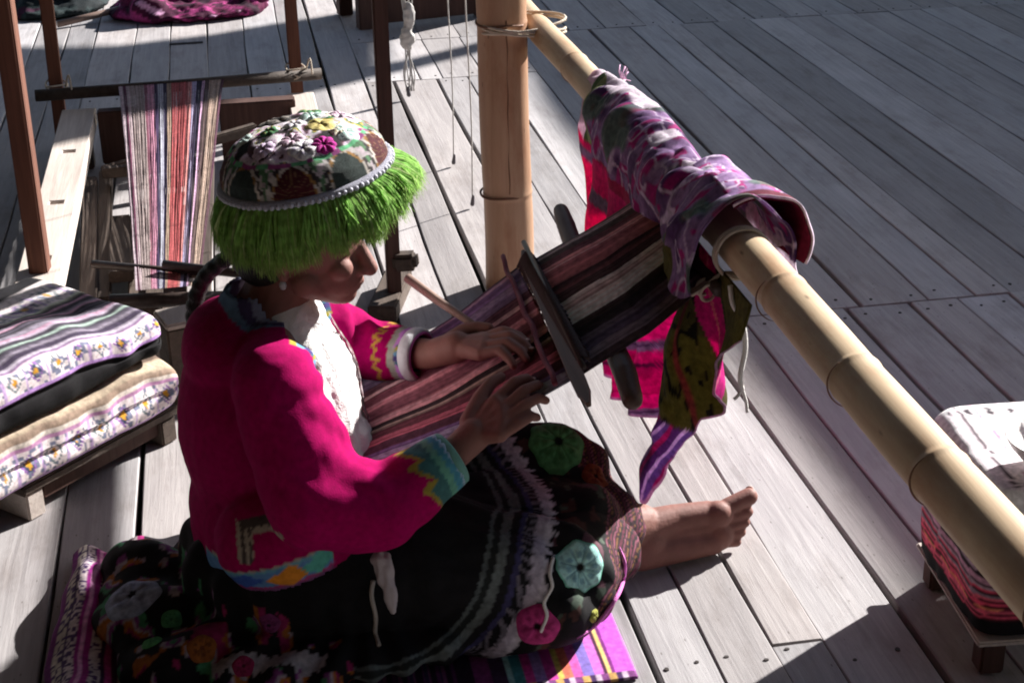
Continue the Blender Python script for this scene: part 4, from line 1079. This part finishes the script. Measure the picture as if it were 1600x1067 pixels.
# ---- skirt
WST = np.array([.13, 2.27, .20])
bm = bmesh.new()
ell(bm, (-.01, 2.36, .12), (.155, .19, .12)); ell(bm, (.17, 2.36, .17), (.17, .17, .125))
chain(bm, [(.03, 2.27, .14), (.25, 2.225, .150), (.452, 2.182, .140)], [.128, .108, .076])
chain(bm, [(.03, 2.45, .14), (.25, 2.46, .17), (.495, 2.465, .180)], [.13, .11, .075])
chain(bm, [(.452, 2.182, .130), (.510, 2.235, .110), (.535, 2.26, .095)], [.078, .076, .070])
chain(bm, [(.495, 2.465, .180), (.55, 2.40, .120), (.575, 2.35, .09)], [.075, .072, .060])
chain(bm, [(.28, 2.34, .12), (.50, 2.33, .12)], [.12, .09])
chain(bm, [(.30, 2.205, .07), (.455, 2.160, .084)], [.080, .080])
ell(bm, (.06, 2.27, .035), (.36, .19, .050)); ell(bm, (-.12, 2.33, .04), (.19, .22, .060)); ell(bm, (-.215, 2.385, .05), (.095, .13, .058), (0, 0, .4))
ell(bm, (.22, 2.215, .04), (.27, .105, .045)); ell(bm, (-.02, 2.19, .03), (.26, .10, .045), (0, 0, -.10))
me = remesh(bm, .0048, 8); p = cos_of(me); n_ = nors_of(me)
dw = np.linalg.norm((p-WST)*np.array([1, 1, 1.1]), axis=1); an = np.arctan2(p[:, 1]-WST[1], p[:, 0]-WST[0])
fold = np.sin(an*19+3*vn(p, 5))*.0100*np.clip((dw-.12)/.2, 0, 1)+.009*vn(p, 11)+.004*vn(p, 30)
p2 = p+n_*fold[:, None]; p2[:, 2] = np.maximum(p2[:, 2], .008); set_cos(me, p2); p = p2
dd = dw+.012*vn(p, 7)
blk = np.array(S(16, 15, 18)); c = np.tile(blk, (len(p), 1)).astype(float)
right = p[:, 0] > .10
rc = bands(dd, [(0, S(16, 15, 18)), (.240, S(84, 92, 92)), (.247, S(30, 34, 34)), (.258, S(96, 104, 104)), (.272, S(28, 28, 32)), (.284, S(60, 58, 96)), (.292, S(24, 24, 28)), (.306, S(170, 164, 180)), (.322, S(18, 17, 20))])
zg = (dd > .321) & (dd < .323+.016*(1-2*np.abs(np.mod(an*22, 1)-.5))); rc = np.where(zg[:, None], np.array(S(190, 186, 198)), rc)
lace = (dd > .29) & (dd < .31) & (np.mod(an*30, 1) > .6); rc = np.where(lace[:, None], np.array(S(110, 106, 118)), rc)
hemc = bands(np.mod(dd*62, 1), [(0, S(84, 34, 52)), (.22, S(24, 18, 22)), (.40, S(120, 66, 84)), (.52, S(50, 22, 32)), (.70, S(112, 76, 46)), (.80, S(30, 22, 26))])
rc = np.where((dd > .425)[:, None], hemc, rc)
scr = vnoise2(an*16, dd*60, 4); rc = np.where(((dd > .335) & (dd < .425) & (scr > .66))[:, None], bands(vnoise2(an*9, dd*20, 6), [(0, S(70, 44, 40)), (.5, S(64, 76, 66)), (.7, S(90, 60, 70))]), rc)
c = np.where(right[:, None], rc, c)
# left side, ring of small embroidery and a zigzag band
lc = np.tile(blk, (len(p), 1)).astype(float)
spk = vnoise2(p[:, 0]*52, p[:, 1]*52, 5); spk2 = vnoise2(p[:, 0]*40+5, p[:, 1]*40, 8)
emb = (dd > .20) & (p[:, 2] < .14)
lc = np.where((emb & (spk > .62))[:, None], bands(spk2, [(0, S(60, 120, 85)), (.32, S(120, 60, 120)), (.48, S(150, 140, 150)), (.6, S(150, 90, 35)), (.72, S(130, 30, 80))]), lc)
zb = (np.abs(p[:, 1]-(2.115-.12*(p[:, 0]))) < .011+.005*(np.mod(p[:, 0]*60, 1) > .5)) & (p[:, 0] > -.12) & (p[:, 0] < .06)
lc = np.where(zb[:, None], np.array(S(150, 148, 156)), lc)
c = np.where(right[:, None], c, lc)
paint(me, c)
skirt = link('skirt', me, MAT['wool'], person)
skb = bvh_of(me)

def cam_hit(bv, px_, py_):
    """point on the cloth under a given sight line (used once, to read positions off the photograph)"""
    d = Vector(_f+_rt*(px_-800)/FPX+_up*(533.5-py_)/FPX).normalized()
    return bv.ray_cast(Vector(CAM), d)

def rosette(name, bv, centre, nor, rad, colfn, parent, petals=8, dome=.006, stretch=1.0):
    """raised embroidered flower that follows the cloth"""
    nor = Vector(nor).normalized(); t = nor.orthogonal().normalized(); b = nor.cross(t)
    V = []; F = []; CC = []; nr, na = 9, petals*6
    for i in range(nr+1):
        for k in range(na):
            a = 2*math.pi*k/na; edge = 1+.045*math.cos(petals*a)
            r = rad*i/nr*edge
            q = Vector(centre)+(t*math.cos(a)*stretch+b*math.sin(a))*r
            l, n2, _, dist = bv.find_nearest(q)
            h = dome*(.35+.65*abs(math.cos(petals*a/2)))*math.sin(min(1, i/nr)*math.pi*.92+.1)
            if i == nr: h = -.001
            V.append(l+nor*(h+.0015)); CC.append(colfn(i/nr, a))
    for i in range(nr):
        for k in range(na): F.append((i*na+k, i*na+(k+1) % na, (i+1)*na+(k+1) % na, (i+1)*na+k))
    me = pymesh(name, V, F); paint(me, np.array(CC)); return link(name, me, MAT['embroidery'], parent)
def petal_col(base, dark, core, edge=None):
    def f(r, a, n=8):
        if r < .17: return core
        k = abs(math.cos(n*a/2))
        if k < .13 and r < .85: return tuple(.5*x+.5*y for x, y in zip(base, dark))
        if r > .92 and edge is not None: return edge
        if .35 < r < .62 and k > .75: return tuple(.45*x+.55*y for x, y in zip(base, dark))
        return base
    return f
def put_rosette(px_, py_, rad, colf, bv=None, parent=None, petals=8, stretch=1.0, dome=.006, name='flower_applique'):
    l, n2, i, dist = cam_hit(bv or skb, px_, py_)
    if l is None: print('MISS', px_, py_); return
    return rosette(name, bv or skb, l, n2, rad, colf, parent or skirt, petals, dome, stretch)
put_rosette(905, 885, .044, petal_col(S(176, 226, 220), S(70, 120, 150), S(40, 40, 40), S(90, 170, 140)))
put_rosette(872, 690, .054, petal_col(S(92, 160, 100), S(20, 76, 30), S(22, 26, 22), S(70, 130, 80)))
put_rosette(840, 977, .036, petal_col(S(190, 60, 130), S(110, 15, 60), S(30, 10, 20)), petals=5)
put_rosette(208, 930, .052, petal_col(S(150, 162, 186), S(92, 100, 120), S(22, 20, 28), S(130, 142, 164)), petals=6)
put_rosette(928, 962, .012, petal_col(S(150, 150, 70), S(90, 90, 40), S(120, 120, 50)), petals=5, dome=.003)
put_rosette(268, 968, .018, petal_col(S(80, 150, 105), S(40, 90, 60), S(60, 110, 80)), petals=4, dome=.003)
put_rosette(237, 1003, .018, petal_col(S(90, 165, 105), S(40, 90, 60), S(60, 110, 80)), petals=4, dome=.003)
put_rosette(315, 1012, .024, petal_col(S(150, 88, 40), S(80, 40, 20), S(110, 60, 30)), petals=5, dome=.004)
put_rosette(420, 975, .020, petal_col(S(120, 50, 100), S(60, 20, 50), S(40, 15, 40)), petals=5, dome=.003)
put_rosette(380, 1040, .018, petal_col(S(150, 40, 85), S(80, 15, 45), S(70, 15, 40)), petals=5, dome=.003)
put_rosette(930, 745, .026, petal_col(S(130, 66, 40), S(70, 25, 20), S(40, 20, 20)), petals=5, dome=.004)

# pink piping round the hem at the knee
hp = []
for (a, b) in ((966, 855), (974, 880), (972, 905), (962, 930), (945, 955), (925, 978), (900, 995)):
    for dx in (0, -6, -12, -20, -32):
        l, n2, i, d_ = cam_hit(skb, a+dx, b)
        if l is not None: hp.append(l+n2*.003); break
hs_ = smooth_path([tuple(q) for q in hp], 5)
if len(hp) > 3: tube('hem_piping', hs_, [.0006+.0030*math.sin(math.pi*k/(len(hs_)-1))**.5 for k in range(len(hs_))], plain('pink_piping', (.62, .16, .50), bscale=400, bump=.5), skirt, n=8)
# sash ends and yarn
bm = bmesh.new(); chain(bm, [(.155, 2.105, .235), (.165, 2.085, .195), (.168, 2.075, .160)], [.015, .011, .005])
me = remesh(bm, .003, 2); p = cos_of(me); set_cos(me, p+nors_of(me)*(.006*vn(p*np.array([1, 1, .3]), 110))[:, None]); link('blouse_hem', me, plain('grey_beige_cotton', (.34, .30, .31), var=.25), blouse)  # hem end in one grey-beige cotton
def yarn(name, pts_px, rad, mat, label, lift=.004):
    pts = []
    for a, b in pts_px:
        l, n2, i, d_ = cam_hit(skb, a, b)
        if l is not None: pts.append(tuple(l+n2*lift))
    if len(pts) > 2: return tag(tube(name, smooth_path(pts, 5), rad, mat, n=6), label, 'yarn')
    print('YARN MISS', name)
yw = plain('undyed_yarn', (.40, .36, .32), bscale=500, bump=.6)
yarn('yarn_end', [(583, 905), (580, 930), (586, 960), (584, 985), (590, 1010)], .0038, yw, 'loose undyed yarn hanging down the black skirt front')
yarn('yarn_end', [(862, 872), (858, 895), (862, 915), (852, 940), (856, 960), (846, 985)], .0030, cordm, 'thin white yarn lying beside the turquoise flower on the skirt')

# ---- hat
HC = Vector((.094, 2.388, .784)); HT = Matrix.Rotation(-.155, 4, 'Y') @ Matrix.Rotation(.03, 4, 'X')
hat = empty('hat', HC); hat.parent = person; hat.matrix_parent_inverse = Matrix.Translation(-Vector((0, 2.36, 0)))
def hp_(r, a, z): return HC+HT @ Vector((r*math.cos(a), r*math.sin(a), z))
prof = [(.0, .070), (.03, .069), (.055, .066), (.080, .059), (.100, .049), (.117, .035), (.127, .020), (.130, .008), (.131, .0)]
pr, pz = np.array([q[0] for q in prof]), np.array([q[1] for q in prof])
def hat_fn(u, v):
    s = v*(len(prof)-1); r = np.interp(s, range(len(prof)), pr); z = np.interp(s, range(len(prof)), pz); a = 2*math.pi*u
    lump = .006*(vnoise2(np.cos(a)*r*60, np.sin(a)*r*60, 3)-.5)*(r > .02)
    z = z+lump; out = np.array([hp_(rr*1.0, aa, zz) for rr, aa, zz in zip(r, a, z)]); return out
def hat_col(u, v):
    s = v*(len(prof)-1); r = np.interp(s, range(len(prof)), pr); a = 2*math.pi*u
    x, y = r*np.cos(a), r*np.sin(a)
    t = vnoise2(x*70, y*70, 9); t2 = vnoise2(x*46+4, y*46, 12)
    top = bands(t*.6+t2*.4, [(0, S(28, 22, 26)), (.28, S(90, 60, 70)), (.36, S(205, 185, 205)), (.47, S(226, 220, 222)), (.56, S(60, 110, 75)), (.61, S(196, 170, 80)), (.66, S(215, 205, 215)), (.76, S(150, 40, 120))])
    # fan wheels round the side
    k = np.floor(u*9); ux = (u*9-k-.5)*.105; uz = np.interp(s, range(len(prof)), pz)-.006
    rad = np.hypot(ux, uz); ang = np.arctan2(uz, ux)
    sp_ = np.mod(ang*3.2, 1)
    fan = np.where((sp_ < .18)[:, None], np.array(S(110, 80, 60)), np.array(S(74, 26, 34)))
    fan = np.where((rad > .036)[:, None], np.where((vnoise2(u*160, uz*150, 6) > .5)[:, None], np.array(S(150, 112, 64)), np.array(S(196, 188, 180))), fan)
    fan = np.where((rad > .041)[:, None], np.where((vnoise2(u*120, uz*120, 16) > .55)[:, None], np.array(S(176, 170, 168)), np.array(S(58, 52, 54))), fan)
    fan = np.where((rad > .050)[:, None], np.where((vnoise2(u*90, uz*110, 19) > .5)[:, None], np.array(S(84, 120, 88)), np.array(S(190, 176, 184))), fan)
    fan = np.where(((np.mod(k, 2) == 1) & (rad < .036))[:, None], np.array(S(52, 62, 60)), fan)
    c = np.where((r > .108)[:, None], fan, top)
    c = np.where(((r > .102) & (r <= .108))[:, None], np.where((vnoise2(u*60, u*0, 2) > .45)[:, None], np.array(S(96, 170, 124)), np.array(S(150, 70, 130))), c)
    return c
surf('crown', hat_fn, 220, 70, MAT['embroidery'], hat, hat_col, .004)
# band of beads
V, F = tube_vf([hp_(.1325, a, -.004) for a in np.linspace(0, 2*math.pi, 73)], .0068, 8)
band = link('band', pymesh('band', V, F), plain('grey_braid', (.36, .36, .44), var=.4, scale=200, bscale=600, bump=.8), hat)
bead = bmesh.new(); bmesh.ops.create_uvsphere(bead, u_segments=8, v_segments=6, radius=.0042); BEAD = bm_mesh('bead', bead); BEAD.materials.append(plain('grey_bead', (.42, .42, .50), rough=.35, var=.1, bump=0))
for i in range(84):
    a = 2*math.pi*i/84; o = bpy.data.objects.new('bead', BEAD); col.objects.link(o); o.parent = band
    o.location = hp_(.138, a, -.006+random.uniform(-.001, .001)); o.matrix_parent_inverse = Matrix.Translation(-world_loc(band))
# flowers sewn on the top
hatme = [o for o in hat.children if o.name.startswith('crown')][0].data
hb = bvh_of(hatme)
flw = []
PAL = [(S(226, 205, 220), S(140, 60, 110)), (S(205, 225, 220), S(90, 150, 140)), (S(230, 222, 200), S(150, 120, 50)), (S(70, 120, 80), S(180, 160, 90)), (S(220, 200, 225), S(120, 80, 140)), (S(215, 200, 130), S(120, 90, 40)), (S(62, 60, 60), S(190, 180, 170)), (S(228, 224, 226), S(110, 90, 150))]
for k in range(7): flw.append((.085+.012*(k % 2), 2*math.pi*k/7+.3, *PAL[(k*3) % 8]))
for k in range(5): flw.append((.045+.01*(k % 2), 2*math.pi*k/5+.8, *PAL[(k*5+1) % 8]))
flw += [(.0, 0, *PAL[7]), (.104, -1.15, S(190, 50, 150), S(90, 20, 70)), (.106, -.45, *PAL[1])]
for i, (r, a, c1, c2) in enumerate(flw):
    l, n2, _, d_ = hb.find_nearest(hp_(r, a, .09)); n2 = n2 if n2.z > 0 else -n2; rosette('flower_applique', hb, l, n2, .017+.004*(i % 3), petal_col(c1, c2, tuple(x*.5 for x in c2)), hat, petals=[6, 8, 5][i % 3], dome=.0045)
# fringe: hanging wool, many strands in three layers
V = []; F = []; CC = []
for i in range(15000):
    a = random.uniform(0, 2*math.pi); lay_ = random.random()
    r0 = .130-.010*lay_
    # the fringe is trimmed shorter over the face (towards +x)
    facing = max(0, math.cos(a-.10))
    ln = (.096-.026*facing**2-.016*max(0, math.cos(a+.75))**2+.006*math.sin(a*5))*random.uniform(.72, 1.08)
    out = .014+.020*random.random()+.016*facing
    p0 = hp_(r0, a, -.004); cl = math.floor(a*14+.6*math.sin(a*9)); da = random.uniform(-.05, .05)+.05*math.sin(cl*3.7); ln *= 1+.10*math.sin(cl*5.1)
    p1 = hp_(r0+out*.6, a+da*.4, -.35*ln); p2_ = hp_(r0+out, a+da, -.72*ln); p3 = hp_(r0+out*(.75+.5*random.random()), a+da*1.6, -ln)
    p3.z -= .004
    wv = random.uniform(.0006, .0013); tg = HT.to_3x3() @ Vector((-math.sin(a), math.cos(a), 0)); rd = HT.to_3x3() @ Vector((math.cos(a), math.sin(a), 0))
    tw = (tg*math.cos(da*9)+rd*math.sin(da*9)).normalized()
    g = random.random(); base = np.array(S(168, 216, 118) if g < .55 else (S(152, 204, 104) if g < .88 else S(196, 214, 150)))*random.uniform(.85, 1.05)
    b = len(V)
    tip = base*.62+np.array(S(128, 122, 70))*.38*random.uniform(.6, 1.2)
    for q, ww, cc in ((p0, .9, base), (p1, 1, base), (p2_, .9, base*.8+tip*.2), (p3, .25, tip)):
        V += [q-tw*wv*ww, q+tw*wv*ww]; CC += [cc, cc]
    for j in range(3): F.append((b+2*j, b+2*j+1, b+2*j+3, b+2*j+2))
me = pymesh('fringe', V, F); paint(me, np.array(CC))
tag(link('fringe', me, MAT['fringe'], hat), 'long bright green wool fringe', kind='stuff')
def skirt_ring(u, v):
    a = 2*math.pi*u; ln = .078-.030*np.clip(np.cos(a+.3), 0, 1)**2
    return np.array([hp_(.124+.010*vv, aa, -.002-ll*vv) for aa, vv, ll in zip(a, v, ln)])
surf('fringe_lining', skirt_ring, 90, 8, MAT['fringe'], hat, lambda u, v: np.tile(np.array(S(150, 202, 104)), (len(u), 1)), .003)

# ================================================================== CLOTH SHE SITS ON
def mat_fn(u, v):
    x = -.375+.925*u; y = 2.035+.60*v
    # rumpled and turned up at the left end, flat towards the right corner
    left = np.clip((-.18-x)/.22, 0, 1)
    y = y+.02*np.clip((.0-x), 0, 1)*(.5-v)-.10*left*np.clip(v-.55, 0, 1)+.03*left*np.sin(u*60)*v
    x = x-.012*np.sin(v*5+.5)*left+.015*(vnoise2(v*9, u*5, 2)-.5)*left
    roll = .060*np.exp(-((x+.325)/.05)**2)*(.95+.30*np.sin(v*11+1))*np.clip((1-v)/.08, 0, 1)*np.clip(v/.05, 0, 1)+.045*np.exp(-((x+.25)/.04)**2)*(.6+.4*np.sin(v*9+3))
    z = .007+roll*left**.6+(.020*(vnoise2(x*16, y*13, 4)-.35)).clip(0)*left+.004*(vnoise2(x*12, y*12, 6)-.5)*(1-left)
    z = np.maximum(z, .005)
    # right-hand corner curls very slightly
    return np.column_stack([x, y, z])
def mat_col(u, v):
    x = .965*u; e = np.minimum(x, .965-x); rgt = u > .5
    cl = bands(x, [(0, S(110, 40, 110)), (.012, S(196, 186, 176)), (.026, S(60, 40, 80)), (.032, S(200, 185, 190)), (.046, S(150, 40, 130)), (.054, S(215, 150, 195)), (.060, S(150, 30, 120)), (.068, S(190, 180, 180)), (.086, S(60, 36, 70)), (.092, S(180, 60, 140)), (.102, S(70, 20, 60)), (.112, S(196, 180, 185)), (.122, S(160, 40, 110)), (.134, S(24, 18, 26))])
    mot = (hash2(np.floor(v*110), np.floor(x/.0055), 3) > .62) & (((x > .012) & (x < .046)) | ((x > .068) & (x < .086)))
    cl = np.where(mot[:, None], np.array(S(74, 52, 96)), cl)
    xr = .965-x
    cr_ = bands(xr, [(0, S(196, 90, 205)), (.034, S(120, 40, 120)), (.040, S(225, 190, 120)), (.046, S(70, 30, 60)), (.052, S(205, 110, 200)), (.070, S(130, 110, 190)), (.090, S(205, 90, 170)), (.105, S(215, 110, 90)), (.120, S(200, 180, 90)), (.130, S(190, 60, 150)), (.150, S(150, 120, 190)), (.168, S(200, 60, 150)), (.185, S(60, 130, 140)), (.205, S(140, 190, 190)), (.215, S(60, 40, 70)), (.24, S(120, 50, 110)), (.27, S(40, 26, 46))])
    # cross bands along the near edge
    yy = v*.60
    ne = (yy < .018) & rgt
    cr_ = np.where(ne[:, None], bands(np.mod(xr*22, 1), [(0, S(120, 60, 120)), (.3, S(190, 170, 190)), (.5, S(70, 40, 90)), (.75, S(190, 150, 90))]), cr_)
    base = np.where(rgt[:, None], cr_, cl)
    far = (e > .30)
    g = bands(np.mod(x*40, 1), [(0, S(40, 24, 44)), (.4, S(90, 40, 90)), (.6, S(50, 40, 70)), (.8, S(110, 60, 100))])
    return np.where(far[:, None], g, base)
tag(surf('sitting_cloth', mat_fn, 300, 190, MAT['wool'], None, mat_col, .005), 'purple and pink striped carrying cloth spread under the seated weaver', 'cloth')
